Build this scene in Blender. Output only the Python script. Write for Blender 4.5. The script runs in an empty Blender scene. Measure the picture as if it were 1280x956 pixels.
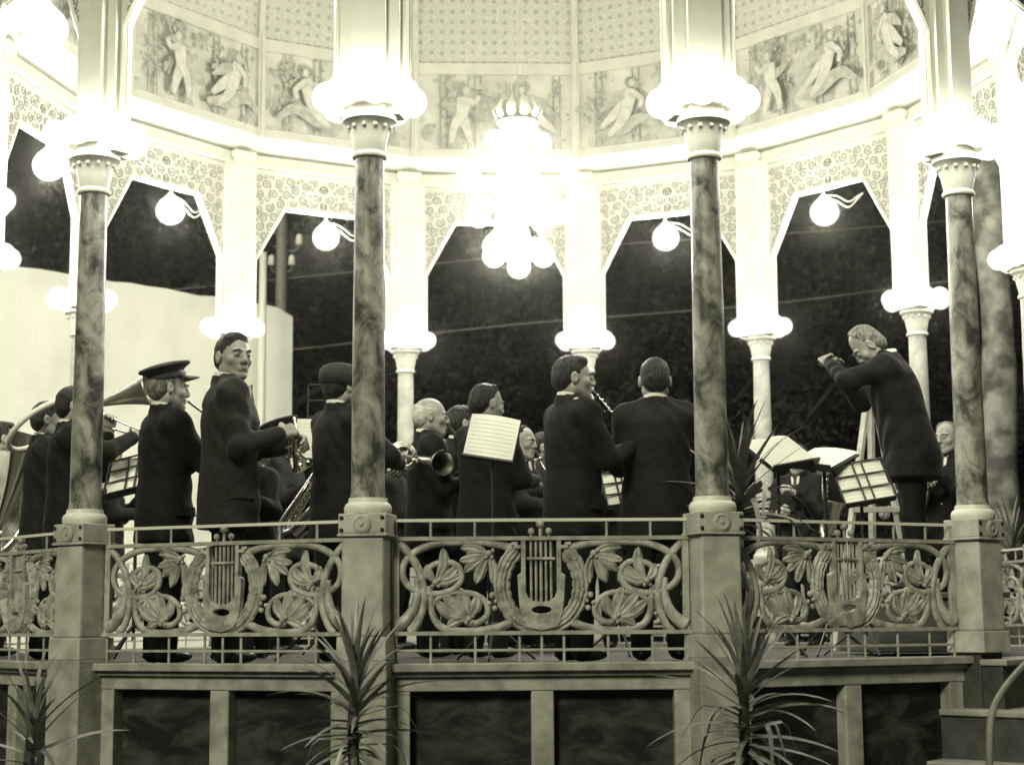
import bpy, bmesh, math, random
import numpy as np
from mathutils import Vector, Matrix
random.seed(7); rng = np.random.default_rng(7)
R_ = math.radians; PI = math.pi
scene = bpy.context.scene; COL = scene.collection
# ------------------------------------------------------------------ camera
Z0 = 1.25                                    # stage floor above the ground
FPX, CAM, YAW, PIT, ROL = 2111.17, np.array([-.016, -12.754, .257 + Z0]), .0018, .1399, .0074
FW = np.array([math.sin(YAW)*math.cos(PIT), math.cos(YAW)*math.cos(PIT), math.sin(PIT)])
RT = np.array([math.cos(YAW), -math.sin(YAW), 0]); UP = np.cross(RT, FW)
EX = RT*math.cos(ROL) - UP*math.sin(ROL); EY = RT*math.sin(ROL) + UP*math.cos(ROL)
cd = bpy.data.cameras.new('camera'); cam = bpy.data.objects.new('camera', cd); COL.objects.link(cam)
cd.sensor_width = 36; cd.lens = FPX/1280*36; cd.clip_end = 500; cd.clip_start = .1; cd.dof.use_dof = True; cd.dof.focus_distance = 9.8; cd.dof.aperture_fstop = 2.4
cam.matrix_world = Matrix(((EX[0], EY[0], -FW[0], CAM[0]), (EX[1], EY[1], -FW[1], CAM[1]), (EX[2], EY[2], -FW[2], CAM[2]), (0, 0, 0, 1)))
scene.camera = cam
def ray(px, py): return FW + EX*(px-640)/FPX + EY*(478-py)/FPX
def aty(px, py, y): r = ray(px, py); return CAM + r*((y-CAM[1])/r[1])
def atz(px, py, z): r = ray(px, py); return CAM + r*((z+Z0-CAM[2])/r[2])
# ------------------------------------------------------------------ world, sun, exposure
SUN_EL, SUN_AZ, SUN_E = 32, 22, 2.5          # azimuth: degrees left of straight behind the camera
w = bpy.data.worlds.new('World'); scene.world = w; w.use_nodes = True
nt = w.node_tree; nt.nodes.clear()
sky = nt.nodes.new('ShaderNodeTexSky'); sky.sky_type = 'NISHITA'; sky.sun_disc = False
sky.sun_elevation = R_(SUN_EL); sky.sun_rotation = R_(180 + SUN_AZ)
bw = nt.nodes.new('ShaderNodeRGBToBW'); tint = nt.nodes.new('ShaderNodeMix'); tint.data_type = 'RGBA'; tint.blend_type = 'MULTIPLY'
tint.inputs[0].default_value = 1; tint.inputs[7].default_value = (1, 1, .86, 1)
bg = nt.nodes.new('ShaderNodeBackground'); bg.inputs[1].default_value = .002
wo = nt.nodes.new('ShaderNodeOutputWorld')
nt.links.new(sky.outputs[0], bw.inputs[0]); nt.links.new(bw.outputs[0], tint.inputs[6]); nt.links.new(tint.outputs[2], bg.inputs[0]); nt.links.new(bg.outputs[0], wo.inputs[0])
sl = bpy.data.lights.new('sun', 'SUN'); sl.energy = SUN_E; sl.angle = R_(14); sl.color = (1, 1, .76)
so = bpy.data.objects.new('sun', sl); COL.objects.link(so)
sd = Vector((-math.sin(R_(SUN_AZ))*math.cos(R_(SUN_EL)), -math.cos(R_(SUN_AZ))*math.cos(R_(SUN_EL)), math.sin(R_(SUN_EL))))
so.rotation_euler = sd.to_track_quat('Z', 'Y').to_euler(); so.location = (-3, -9, 12)
vs = scene.view_settings; vs.view_transform = 'Standard'; vs.look = 'None'; vs.exposure = 0; vs.gamma = 1
scene.cycles.use_light_tree = True; scene.cycles.sample_clamp_indirect = 4; scene.cycles.max_bounces = 5; scene.cycles.transparent_max_bounces = 12
LAMP_COL = (1, .975, .88)
E_RING, E_PEND, E_CHAN = 10., 96., 38.        # watts per globe
# ------------------------------------------------------------------ materials
def g(v): return (v, v*.995, v*.85, 1)
MATS = {}
def mat(name, v, rough=.6, metal=0., v2=None, scale=8., detail=4., bump=0., bscale=40., kind='noise', ramp=(.35, .65), spec=.4, coords='Object', stretch=None, trans=0.):
    m = bpy.data.materials.new(name); m.use_nodes = True; n = m.node_tree; b = n.nodes['Principled BSDF']
    b.inputs['Base Color'].default_value = g(v); b.inputs['Roughness'].default_value = rough; b.inputs['Metallic'].default_value = metal
    b.inputs['Specular IOR Level'].default_value = spec
    src = n.nodes.new('ShaderNodeNewGeometry').outputs['Position'] if coords == 'World' else n.nodes.new('ShaderNodeTexCoord').outputs[coords]
    if stretch:
        mp = n.nodes.new('ShaderNodeMapping'); mp.inputs['Scale'].default_value = stretch[:3]
        if len(stretch) > 3: mp.inputs['Rotation'].default_value = stretch[3:]
        n.links.new(src, mp.inputs[0]); src = mp.outputs[0]
    if v2 is not None:
        if kind == 'vein':
            t = n.nodes.new('ShaderNodeTexNoise'); t.inputs['Scale'].default_value = scale; t.inputs['Detail'].default_value = detail; t.inputs['Distortion'].default_value = .6; t.inputs['Roughness'].default_value = .66
        elif kind == 'vor':
            t = n.nodes.new('ShaderNodeTexVoronoi'); t.inputs['Scale'].default_value = scale
        else:
            t = n.nodes.new('ShaderNodeTexNoise'); t.inputs['Scale'].default_value = scale; t.inputs['Detail'].default_value = detail
        n.links.new(src, t.inputs['Vector'])
        cr = n.nodes.new('ShaderNodeValToRGB'); cr.color_ramp.elements[0].position = ramp[0]; cr.color_ramp.elements[1].position = ramp[1]
        cr.color_ramp.elements[0].color = g(v); cr.color_ramp.elements[1].color = g(v2)
        n.links.new(t.outputs[0], cr.inputs[0]); n.links.new(cr.outputs[0], b.inputs['Base Color'])
    if bump:
        t2 = n.nodes.new('ShaderNodeTexNoise'); t2.inputs['Scale'].default_value = bscale; t2.inputs['Detail'].default_value = 3
        n.links.new(src, t2.inputs['Vector'])
        bp = n.nodes.new('ShaderNodeBump'); bp.inputs['Strength'].default_value = bump; bp.inputs['Distance'].default_value = .01
        n.links.new(t2.outputs[0], bp.inputs['Height']); n.links.new(bp.outputs[0], b.inputs['Normal'])
    if trans:
        b.inputs['Subsurface Weight'].default_value = 0
    MATS[name] = m; return m
mat('cream_paint', .60, .5, v2=.68, scale=5, bump=.12, bscale=60)
mat('pale_paint', .62, .45, v2=.70, scale=3, bump=.1, bscale=50)
mat('scroll_paint', .13, .6, v2=.20, scale=10)
mat('panel_paint', .58, .6, v2=.66, scale=12, bump=.1)
mat('stone_paint', .30, .6, v2=.46, scale=9, detail=10, bump=.35, bscale=110, coords='World')
mat('pier_paint', .20, .7, v2=.36, scale=8, detail=10, bump=.4, bscale=100, coords='World')
mat('rail_iron', .21, .42, v2=.42, scale=16, detail=8, bump=.35, bscale=80, coords='World', ramp=(.38, .6))
mat('rail_bar', .24, .4, v2=.40, scale=14, detail=8, bump=.2, coords='World')
mat('column_marble', .05, .33, v2=.42, scale=6.5, detail=12, kind='vein', ramp=(.40, .64), stretch=(1.3, 1.3, .9, .5, .3, .2))
mat('pale_marble', .42, .4, v2=.62, scale=6, detail=7, kind='vein', ramp=(.4, .6))
mat('dark_marble', .010, .45, v2=.085, scale=3.4, detail=12, kind='vein', ramp=(.44, .80), coords='World', stretch=(1, 1, 2.2, 0, .7, 0), spec=.25)
mat('stage_boards', .045, .75, v2=.09, scale=6, bump=.1)
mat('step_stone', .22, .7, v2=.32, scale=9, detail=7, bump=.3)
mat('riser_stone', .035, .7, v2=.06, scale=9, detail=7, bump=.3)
mat('ground_soil', .05, .9, v2=.09, scale=1.5, detail=8, bump=.6, bscale=12)
mat('plaster', .87, .85, v2=.94, scale=2.2, detail=12, bump=.9, bscale=22, ramp=(.3, .5))
mat('suit_black', .0040, .8, v2=.0075, scale=30, bump=.25, bscale=55, spec=.2)
mat('suit_dark', .007, .8, v2=.011, scale=30, bump=.25, bscale=55, spec=.2)
mat('uniform', .013, .8, v2=.02, scale=30, bump=.3, bscale=55, spec=.2)
for _n in ('suit_black', 'suit_dark', 'uniform'):
    _b = MATS[_n].node_tree.nodes['Principled BSDF']; _b.inputs['Sheen Weight'].default_value = .035; _b.inputs['Sheen Roughness'].default_value = .4
mat('trouser', .005, .8, spec=.2, bump=.2)
mat('light_cloth', .35, .8, v2=.45, scale=12, bump=.2)
mat('shoe', .012, .3)
mat('skin', .22, .5, v2=.34, scale=22, detail=8, bump=.10, bscale=130)
mat('hair_dark', .007, .5, v2=.035, scale=70, bump=1., bscale=110, stretch=(1, 1, .3), spec=.2)
mat('hair_grey', .05, .6, v2=.24, scale=60, bump=1., bscale=110, stretch=(1, 1, .4))
mat('hair_white', .36, .6, v2=.5, scale=26, bump=.7, bscale=60)
mat('eye_dark', .01, .2); mat('lip', .19, .5)
mat('shirt_white', .72, .7); mat('tie_dark', .02, .6)
mat('cap_cloth', .012, .8, v2=.02, scale=20, bump=.2); mat('gilt', .55, .3, 1.)
mat('brass', .62, .24, 1., v2=.75, scale=10, bump=.05); mat('brass_dull', .38, .36, 1., v2=.5, scale=8)
mat('nickel', .78, .18, 1.)
mat('ebony', .012, .3); mat('black_iron', .018, .45); mat('grey_iron', .16, .5, v2=.22, scale=10)
mat('paper', .72, .8, v2=.78, scale=6); mat('ink', .42, .8)
mat('wood_dark', .06, .6, v2=.1, scale=14, stretch=(1, 1, 6)); mat('wood_pale', .42, .6, v2=.55, scale=10)
mat('yucca_leaf', .12, .40, v2=.22, scale=6, stretch=(1, 1, .2), spec=.5); mat('yucca_stem', .035, .85, v2=.06, scale=30, bump=.8)
mat('clay', .14, .8, v2=.18, scale=8)
mat('foliage', .006, .85, v2=.034, scale=1.1, detail=5, ramp=(.4, .68)); mat('foliage_pale', .008, .85, v2=.040, scale=1.0, ramp=(.4, .7)); mat('bark', .018, .9, v2=.035, scale=5, bump=.8, bscale=14)
mat('plane_bark', .16, .85, v2=.58, scale=4.2, detail=7, ramp=(.42, .62), bump=.6, bscale=16)
mat('cord_white', .6, .6); mat('cord_grey', .22, .7)
mat('mural_ground', .56, .7, v2=.70, scale=5, detail=6); mat('mural_flesh', .52, .7, v2=.66, scale=14, detail=6); mat('mural_leaf', .36, .7, v2=.52, scale=16, detail=6); mat('mural_dark', .26, .7, v2=.40, scale=20); mat('mural_cloth', .40, .7, v2=.58, scale=12, detail=6)
mat('mural_line', .36, .7)
# ceiling print: rows of little stars and scrolls in a diaper, on the panel's own UV in metres
def diaper():
    m = bpy.data.materials.new('diaper_print'); m.use_nodes = True; n = m.node_tree; b = n.nodes['Principled BSDF']; b.inputs['Roughness'].default_value = .7
    uv = n.nodes.new('ShaderNodeTexCoord')
    v1 = n.nodes.new('ShaderNodeTexVoronoi'); v1.inputs['Scale'].default_value = 9.5; v1.inputs['Randomness'].default_value = .12; n.links.new(uv.outputs['UV'], v1.inputs['Vector'])
    v2 = n.nodes.new('ShaderNodeTexVoronoi'); v2.inputs['Scale'].default_value = 46; v2.inputs['Randomness'].default_value = .9; v2.feature = 'DISTANCE_TO_EDGE'; n.links.new(uv.outputs['UV'], v2.inputs['Vector'])
    c1 = n.nodes.new('ShaderNodeValToRGB'); c1.color_ramp.elements[0].position = .16; c1.color_ramp.elements[1].position = .26; c1.color_ramp.elements[0].color = (.7, .7, .7, 1); c1.color_ramp.elements[1].color = (1, 1, 1, 1)
    c2 = n.nodes.new('ShaderNodeValToRGB'); c2.color_ramp.elements[0].position = .05; c2.color_ramp.elements[1].position = .14; c2.color_ramp.elements[0].color = g(.66); c2.color_ramp.elements[1].color = g(.50)
    mx = n.nodes.new('ShaderNodeMix'); mx.data_type = 'RGBA'; mx.blend_type = 'MULTIPLY'; mx.inputs[0].default_value = 1
    n.links.new(v1.outputs[0], c1.inputs[0]); n.links.new(v2.outputs[0], c2.inputs[0]); n.links.new(c1.outputs[0], mx.inputs[6]); n.links.new(c2.outputs[0], mx.inputs[7]); n.links.new(mx.outputs[2], b.inputs['Base Color'])
    MATS['diaper_print'] = m
diaper()
def globe_glass():      # lit opal glass: glows, and lets the lamp inside through
    m = bpy.data.materials.new('opal_glass'); m.use_nodes = True; n = m.node_tree; n.nodes.clear()
    e = n.nodes.new('ShaderNodeEmission'); e.inputs[0].default_value = (1, .97, .84, 1); e.inputs[1].default_value = 1.6
    t = n.nodes.new('ShaderNodeBsdfTransparent'); mx = n.nodes.new('ShaderNodeMixShader'); mx.inputs[0].default_value = .55; o = n.nodes.new('ShaderNodeOutputMaterial')
    n.links.new(t.outputs[0], mx.inputs[1]); n.links.new(e.outputs[0], mx.inputs[2]); n.links.new(mx.outputs[0], o.inputs[0]); m.cycles.emission_sampling = 'NONE'; MATS['opal_glass'] = m
globe_glass()
# ------------------------------------------------------------------ mesh helpers
class MB:
    def __init__(s): s.v = []; s.f = []; s.m = []; s.uv = None
    def add(s, vs, fs, mi=0):
        o = len(s.v); s.v += [tuple(map(float, p)) for p in vs]; s.f += [tuple(i+o for i in f) for f in fs]; s.m += [mi]*len(fs); return s
    def box(s, c, d, rz=0, mi=0, taper=1.):
        x, y, z = d[0]/2, d[1]/2, d[2]/2; ca, sa = math.cos(rz), math.sin(rz); V = []
        for k in (-1, 1):
            t = taper if k > 0 else 1
            for (a, b) in ((-1, -1), (1, -1), (1, 1), (-1, 1)):
                px, py = a*x*t, b*y*t; V.append((c[0]+px*ca-py*sa, c[1]+px*sa+py*ca, c[2]+k*z))
        return s.add(V, [(3, 2, 1, 0), (4, 5, 6, 7), (0, 1, 5, 4), (1, 2, 6, 5), (2, 3, 7, 6), (3, 0, 4, 7)], mi)
    def lathe(s, prof, n=20, c=(0, 0, 0), mi=0, cap=True, axis=None, ang=2*PI):
        V = []; F = []
        for (r, z) in prof:
            for k in range(n): a = ang*k/n; V.append((r*math.cos(a), r*math.sin(a), z))
        for i in range(len(prof)-1):
            for k in range(n): k2 = (k+1) % n; F.append((i*n+k, i*n+k2, (i+1)*n+k2, (i+1)*n+k))
        if cap: F.append(tuple(range(n-1, -1, -1))); F.append(tuple((len(prof)-1)*n+k for k in range(n)))
        if axis is not None:
            q = Vector((0, 0, 1)).rotation_difference(Vector(axis)); V = [tuple(q @ Vector(p)) for p in V]
        return s.add([(p[0]+c[0], p[1]+c[1], p[2]+c[2]) for p in V], F, mi)
    def ball(s, c, r, n=12, m=8, mi=0, sc=(1, 1, 1)):
        V = [(0, 0, -1)]; F = []
        for j in range(1, m):
            t = -PI/2 + PI*j/m
            for k in range(n): a = 2*PI*k/n; V.append((math.cos(t)*math.cos(a), math.cos(t)*math.sin(a), math.sin(t)))
        V.append((0, 0, 1)); L = len(V)-1
        for k in range(n):
            k2 = (k+1) % n; F.append((0, 1+k2, 1+k)); F.append((L, 1+(m-2)*n+k, 1+(m-2)*n+k2))
            for j in range(m-2): F.append((1+j*n+k, 1+j*n+k2, 1+(j+1)*n+k2, 1+(j+1)*n+k))
        return s.add([(c[0]+p[0]*r*sc[0], c[1]+p[1]*r*sc[1], c[2]+p[2]*r*sc[2]) for p in V], F, mi)
    def tube(s, pts, rad, n=6, mi=0, caps=True, flat=1., up=None):
        P = [Vector(p) for p in pts]; N = len(P)
        rad = [rad]*N if not hasattr(rad, '__len__') else rad
        V = []; F = []; prev = None
        for i in range(N):
            t = (P[min(i+1, N-1)]-P[max(i-1, 0)]);
            if t.length < 1e-9: t = Vector((0, 0, 1))
            t.normalize()
            if up is not None: a = Vector(up)
            elif prev is None: a = Vector((0, 0, 1)) if abs(t.z) < .9 else Vector((1, 0, 0))
            else: a = prev
            b = t.cross(a); b = b.normalized() if b.length > 1e-6 else t.orthogonal().normalized(); a = b.cross(t).normalized(); prev = a
            for k in range(n):
                th = 2*PI*k/n; V.append(P[i] + (b*math.cos(th) + a*math.sin(th)*flat)*rad[i])
        for i in range(N-1):
            for k in range(n): k2 = (k+1) % n; F.append((i*n+k, i*n+k2, (i+1)*n+k2, (i+1)*n+k))
        if caps: F.append(tuple(range(n-1, -1, -1))); F.append(tuple((N-1)*n+k for k in range(n)))
        return s.add(V, F, mi)
    def plate(s, loops, y0, y1, mi=0):       # outline(s) in x,z, extruded along y
        bm = bmesh.new(); es = []
        for lp in loops:
            vs_ = [bm.verts.new((p[0], y0, p[1])) for p in lp]
            for i in range(len(vs_)): es.append(bm.edges.new((vs_[i], vs_[(i+1) % len(vs_)])))
        bmesh.ops.triangle_fill(bm, use_beauty=True, edges=es, normal=(0, -1, 0))
        r = bmesh.ops.extrude_face_region(bm, geom=list(bm.faces))
        for e_ in r['geom']:
            if isinstance(e_, bmesh.types.BMVert): e_.co.y = y1
        bmesh.ops.recalc_face_normals(bm, faces=bm.faces)
        bm.verts.index_update(); s.add([tuple(v.co) for v in bm.verts], [tuple(v.index for v in f.verts) for f in bm.faces], mi); bm.free(); return s
    def mesh(s, name, mats, smooth=None):
        me = bpy.data.meshes.new(name); me.from_pydata(s.v, [], s.f)
        for m in ([mats] if isinstance(mats, str) else mats): me.materials.append(MATS[m])
        if any(s.m): me.polygons.foreach_set('material_index', s.m)
        if smooth is not None:
            me.polygons.foreach_set('use_smooth', [True]*len(me.polygons))
            if smooth < 180: me.set_sharp_from_angle(angle=R_(smooth))
        me.update(); return me
    def build(s, name, mats, parent=None, smooth=None, bevel=0, **kw): return link(name, s.mesh(name, mats, smooth), parent, bevel, **kw)
def link(name, me, parent=None, bevel=0, loc=(0, 0, 0), rz=0):
    o = bpy.data.objects.new(name, me); COL.objects.link(o); o.parent = parent; o.location = loc; o.rotation_euler = (0, 0, rz)
    if bevel: b = o.modifiers.new('bevel', 'BEVEL'); b.width = bevel; b.segments = 2; b.limit_method = 'ANGLE'
    return o
def tag(o, label, cat, group=None, kind=None):
    if label: o['label'] = label
    if cat: o['category'] = cat
    if group: o['group'] = group
    if kind: o['kind'] = kind
    return o
def thing(name, label, cat, loc=(0, 0, 0), rz=0, group=None):
    o = bpy.data.objects.new(name, None); COL.objects.link(o); o.location = tuple(map(float, loc)); o.rotation_euler = (0, 0, rz); o.empty_display_size = .1
    return tag(o, label, cat, group)
def catmull(pts, n=6, closed=False):
    P = [np.array(p, float) for p in pts]; out = []; N = len(P)
    for i in range(N if closed else N-1):
        a, b, c, d = (P[(i-1) % N] if closed or i > 0 else 2*P[0]-P[1]), P[i], P[(i+1) % N], (P[(i+2) % N] if closed or i+2 < N else 2*P[-1]-P[-2])
        for k in range(n):
            t = k/n; out.append(.5*((2*b)+(-a+c)*t+(2*a-5*b+4*c-d)*t*t+(-a+3*b-3*c+d)*t**3))
    if not closed: out.append(P[-1])
    return out
LDATA = {}
def lamp(kind, power, parent, loc, rad=.05):
    if kind not in LDATA:
        l = bpy.data.lights.new(kind, 'POINT'); l.energy = power; l.color = LAMP_COL; l.shadow_soft_size = rad; LDATA[kind] = l
    o = bpy.data.objects.new(kind, LDATA[kind]); COL.objects.link(o); o.parent = parent; o.location = loc; return o
# ------------------------------------------------------------------ SDF figures: smooth union of shapes, meshed with surface nets
def cap(a, b, ra, rb=None, op=1, k=None): return ('c', np.array(a, float), np.array(b, float), ra, ra if rb is None else rb, op, k)
def ell(c, r, op=1, k=None, rot=None): return ('e', np.array(c, float), np.array(r, float), rot, None, op, k)
def loft(secs, op=1, k=None): return ('l', np.array(secs, float), None, None, None, op, k)      # (z, rx, ry, cy)
def sdf_mesh(prims, vox, k=.02, noise=0., nfreq=30., cut=None, folds=0.):
    los, his = [], []
    for p in prims:
        if p[5] < 0: continue
        if p[0] == 'c': r = max(p[3], p[4]); los.append(np.minimum(p[1], p[2])-r); his.append(np.maximum(p[1], p[2])+r)
        elif p[0] == 'e': r = p[2].max() if p[3] is not None else p[2]; los.append(p[1]-r); his.append(p[1]+r)
        else:
            S = p[1]; los.append(np.array([-S[:, 1].max(), (S[:, 3]-S[:, 2]).min(), S[:, 0].min()])); his.append(np.array([S[:, 1].max(), (S[:, 3]+S[:, 2]).max(), S[:, 0].max()]))
    lo = np.min(los, 0)-3*vox-noise; hi = np.max(his, 0)+3*vox+noise
    n = np.ceil((hi-lo)/vox).astype(int)+1
    ax = [lo[i]+vox*np.arange(n[i]) for i in range(3)]
    D = np.full(n, .2, np.float32)
    for p in prims:
        kk = p[6] if p[6] is not None else k; mg = kk+3*vox
        if p[0] == 'c': r = max(p[3], p[4]); a, b = np.minimum(p[1], p[2])-r-mg, np.maximum(p[1], p[2])+r+mg
        elif p[0] == 'e': r = (p[2].max() if p[3] is not None else p[2]); a, b = p[1]-r-mg, p[1]+r+mg
        else: a, b = lo, hi
        i0 = np.clip(np.floor((a-lo)/vox).astype(int), 0, n-1); i1 = np.clip(np.ceil((b-lo)/vox).astype(int)+1, 1, n)
        if (i1 <= i0).any(): continue
        X, Y, Z = np.meshgrid(*[ax[q][i0[q]:i1[q]].astype(np.float32) for q in range(3)], indexing='ij')
        if p[0] == 'c':
            ab = p[2]-p[1]; L = max(ab@ab, 1e-9)
            t = np.clip(((X-p[1][0])*ab[0]+(Y-p[1][1])*ab[1]+(Z-p[1][2])*ab[2])/L, 0, 1)
            d = np.sqrt((X-p[1][0]-t*ab[0])**2+(Y-p[1][1]-t*ab[1])**2+(Z-p[1][2]-t*ab[2])**2)-(p[3]+(p[4]-p[3])*t)
        elif p[0] == 'e':
            x, y, z = X-p[1][0], Y-p[1][1], Z-p[1][2]
            if p[3] is not None: M_ = p[3]; x, y, z = (M_[0, 0]*x+M_[1, 0]*y+M_[2, 0]*z, M_[0, 1]*x+M_[1, 1]*y+M_[2, 1]*z, M_[0, 2]*x+M_[1, 2]*y+M_[2, 2]*z)
            r = p[2]; k0 = np.sqrt((x/r[0])**2+(y/r[1])**2+(z/r[2])**2); k1 = np.sqrt((x/r[0]**2)**2+(y/r[1]**2)**2+(z/r[2]**2)**2)+1e-6
            d = k0*(k0-1)/k1
        else:
            S = p[1]; rx = np.interp(Z, S[:, 0], S[:, 1]); ry = np.interp(Z, S[:, 0], S[:, 2]); cy = np.interp(Z, S[:, 0], S[:, 3])
            d = (np.sqrt((X/rx)**2+((Y-cy)/ry)**2)-1)*np.minimum(rx, ry); d = np.maximum(d, np.maximum(S[0, 0]-Z, Z-S[-1, 0]))
        V = D[i0[0]:i1[0], i0[1]:i1[1], i0[2]:i1[2]]
        if p[5] > 0:
            h = np.clip(.5+.5*(V-d)/kk, 0, 1); r_ = V*(1-h)+d*h-kk*h*(1-h)
        else:
            h = np.clip(.5-.5*(V+d)/kk, 0, 1); r_ = V*(1-h)-d*h+kk*h*(1-h)
        D[i0[0]:i1[0], i0[1]:i1[1], i0[2]:i1[2]] = r_
    if noise or cut or folds:
        X, Y, Z = np.meshgrid(*[a.astype(np.float32) for a in ax], indexing='ij')
        if noise: D += noise*(np.sin(X*nfreq+3*np.sin(Z*nfreq*.41))*np.sin(Y*nfreq*1.1+1.3+2*np.sin(X*nfreq*.37))*np.sin(Z*nfreq*.9+.7+2*np.sin(Y*nfreq*.5)))
        if folds:
            mk_ = np.clip(np.sin(X*7+Z*4+1)*np.sin(Y*8-Z*3)+.35, 0, 1); D += folds*mk_*np.sin(Z*38+7*np.sin(X*8+Y*5)+3*np.sin(Y*13))
        if cut: D = np.maximum(D, cut(X, Y, Z))
    D[0], D[-1], D[:, 0], D[:, -1], D[:, :, 0], D[:, :, -1] = .1, .1, .1, .1, .1, .1
    # surface nets
    S = D < 0; m = np.array(D.shape)-1
    C8 = [(i, j, k_) for i in (0, 1) for j in (0, 1) for k_ in (0, 1)]
    sub = lambda A, c: A[c[0]:c[0]+m[0], c[1]:c[1]+m[1], c[2]:c[2]+m[2]]
    cnt = sum(sub(S, c).astype(np.int8) for c in C8); act = (cnt > 0) & (cnt < 8)
    idx = np.argwhere(act); vid = np.full(m, -1, np.int64); vid[act] = np.arange(len(idx))
    acc = np.zeros((len(idx), 3)); num = np.zeros(len(idx))
    dv = {c: D[idx[:, 0]+c[0], idx[:, 1]+c[1], idx[:, 2]+c[2]] for c in C8}
    for c in C8:
        for axn in range(3):
            if c[axn]: continue
            c2 = list(c); c2[axn] = 1; c2 = tuple(c2); d0, d1 = dv[c], dv[c2]; msk = (d0 < 0) != (d1 < 0)
            t = np.where(msk, d0/(d0-d1+1e-12), 0); P = np.array(c, float)[None].repeat(len(idx), 0); P[:, axn] += t
            acc[msk] += P[msk]; num[msk] += 1
    V = lo+vox*(idx+acc/num[:, None]); F = []
    for axn in range(3):
        sl0 = [slice(1, -1)]*3; sl0[axn] = slice(0, -1); sl1 = list(sl0); sl1[axn] = slice(1, None)
        a, b = S[tuple(sl0)], S[tuple(sl1)]; e = np.argwhere(a != b); fl = b[tuple(e.T)]
        e = e+np.array([0 if q == axn else 1 for q in range(3)]); u, v_ = (axn+1) % 3, (axn+2) % 3
        def cell(du, dvv): q = e.copy(); q[:, u] += du; q[:, v_] += dvv; return vid[tuple(q.T)]
        Q = np.stack([cell(-1, -1), cell(0, -1), cell(0, 0), cell(-1, 0)], 1); Q[fl] = Q[fl][:, ::-1]; F.append(Q[(Q >= 0).all(1)])
    return V, np.concatenate(F)
def rotm(yaw=0, pitch=0, roll=0): return np.array(Matrix.Rotation(yaw, 3, 'Z') @ Matrix.Rotation(pitch, 3, 'X') @ Matrix.Rotation(roll, 3, 'Y'))
def np_obj(name, parts, matname, parent, loc=(0, 0, 0)):
    V = np.concatenate([p[0] for p in parts]); off = 0; F = []
    for p in parts: F.append(p[1]+off); off += len(p[0])
    F = np.concatenate(F); me = bpy.data.meshes.new(name); me.from_pydata(V.tolist(), [], F.tolist()); me.materials.append(MATS[matname])
    me.polygons.foreach_set('use_smooth', [True]*len(me.polygons)); me.update(); return link(name, me, parent, loc=loc)
# ================================================================== SETTING
gm = MB(); gm.add([(-150, -60, 0), (150, -60, 0), (150, 250, 0), (-150, 250, 0)], [(0, 1, 2, 3)])
tag(gm.build('ground', 'ground_soil'), None, None, kind='structure')
# ================================================================== BANDSTAND (14 sides)
NS = 14; SIDE = 1.8; RC = SIDE/(2*math.sin(PI/NS)); AP = RC*math.cos(PI/NS); TH0 = R_(-100.736)
stand = thing('bandstand', 'ornate fourteen-sided bandstand with marble columns, lyre railings and painted drum, lit by glowing globes', 'bandstand')
VROT = [TH0 + 2*PI*i/NS + PI/2 for i in range(NS)]           # turn a canonical column at (0,-RC) to vertex i
BROT = [v + PI/NS for v in VROT]                              # turn a canonical bay at y=-AP to bay i
ENTRY = 2
z = lambda h: Z0 + h
fl = MB(); n_ = NS
ring = lambda r, zz: [(r*math.cos(TH0+2*PI*i/NS), r*math.sin(TH0+2*PI*i/NS), zz) for i in range(NS)]
fl.add(ring(RC-.04, z(.028))+ring(RC-.04, z(-.1)), [tuple(range(NS))]+[(i, i+NS, (i+1) % NS+NS, (i+1) % NS) for i in range(NS)])
fl.build('stage_floor', 'stage_boards', stand)
# --- base wall bay: sill, beam, posts, marble panels
def base_bay(entry=False):
    out = {}
    m = MB(); m.box((0, -AP+.02, z(.0205)), (1.66, .16, .041)); m.box((0, -AP+.03, z(-.014)), (1.64, .11, .024)); out['sill'] = m.mesh('sill', 'pier_paint')
    m = MB(); m.box((0, -AP+.05, z(-.0635)), (1.62, .09, .073)); out['beam'] = m.mesh('beam', 'pier_paint')
    m = MB(); m.box((0, -AP+.052, z(-.1)/2), (.118, .085, z(-.1))); out['post'] = m.mesh('post', 'pier_paint')
    m = MB(); m.box((0, -AP+.052, z(-.1)/2), (.10, .085, z(-.1))); out['side_post'] = m.mesh('side_post', 'pier_paint')
    m = MB(); m.box((0, -AP+.115, z(-.1)/2), (.72, .05, z(-.1))); out['marble_panel'] = m.mesh('marble_panel', 'dark_marble')
    return out
BB = base_bay()
for i in range(NS):
    if i == ENTRY: continue
    wroot = link('base_wall', BB['beam'], stand, rz=BROT[i], bevel=.006)
    link('sill', BB['sill'], wroot, bevel=.006); link('post', BB['post'], wroot, bevel=.01)
    for sx in (-1, 1):
        link('side_post', BB['side_post'], wroot, loc=(sx*.73, 0, 0), bevel=.006); link('marble_panel', BB['marble_panel'], wroot, loc=(sx*.38, 0, 0))
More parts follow.
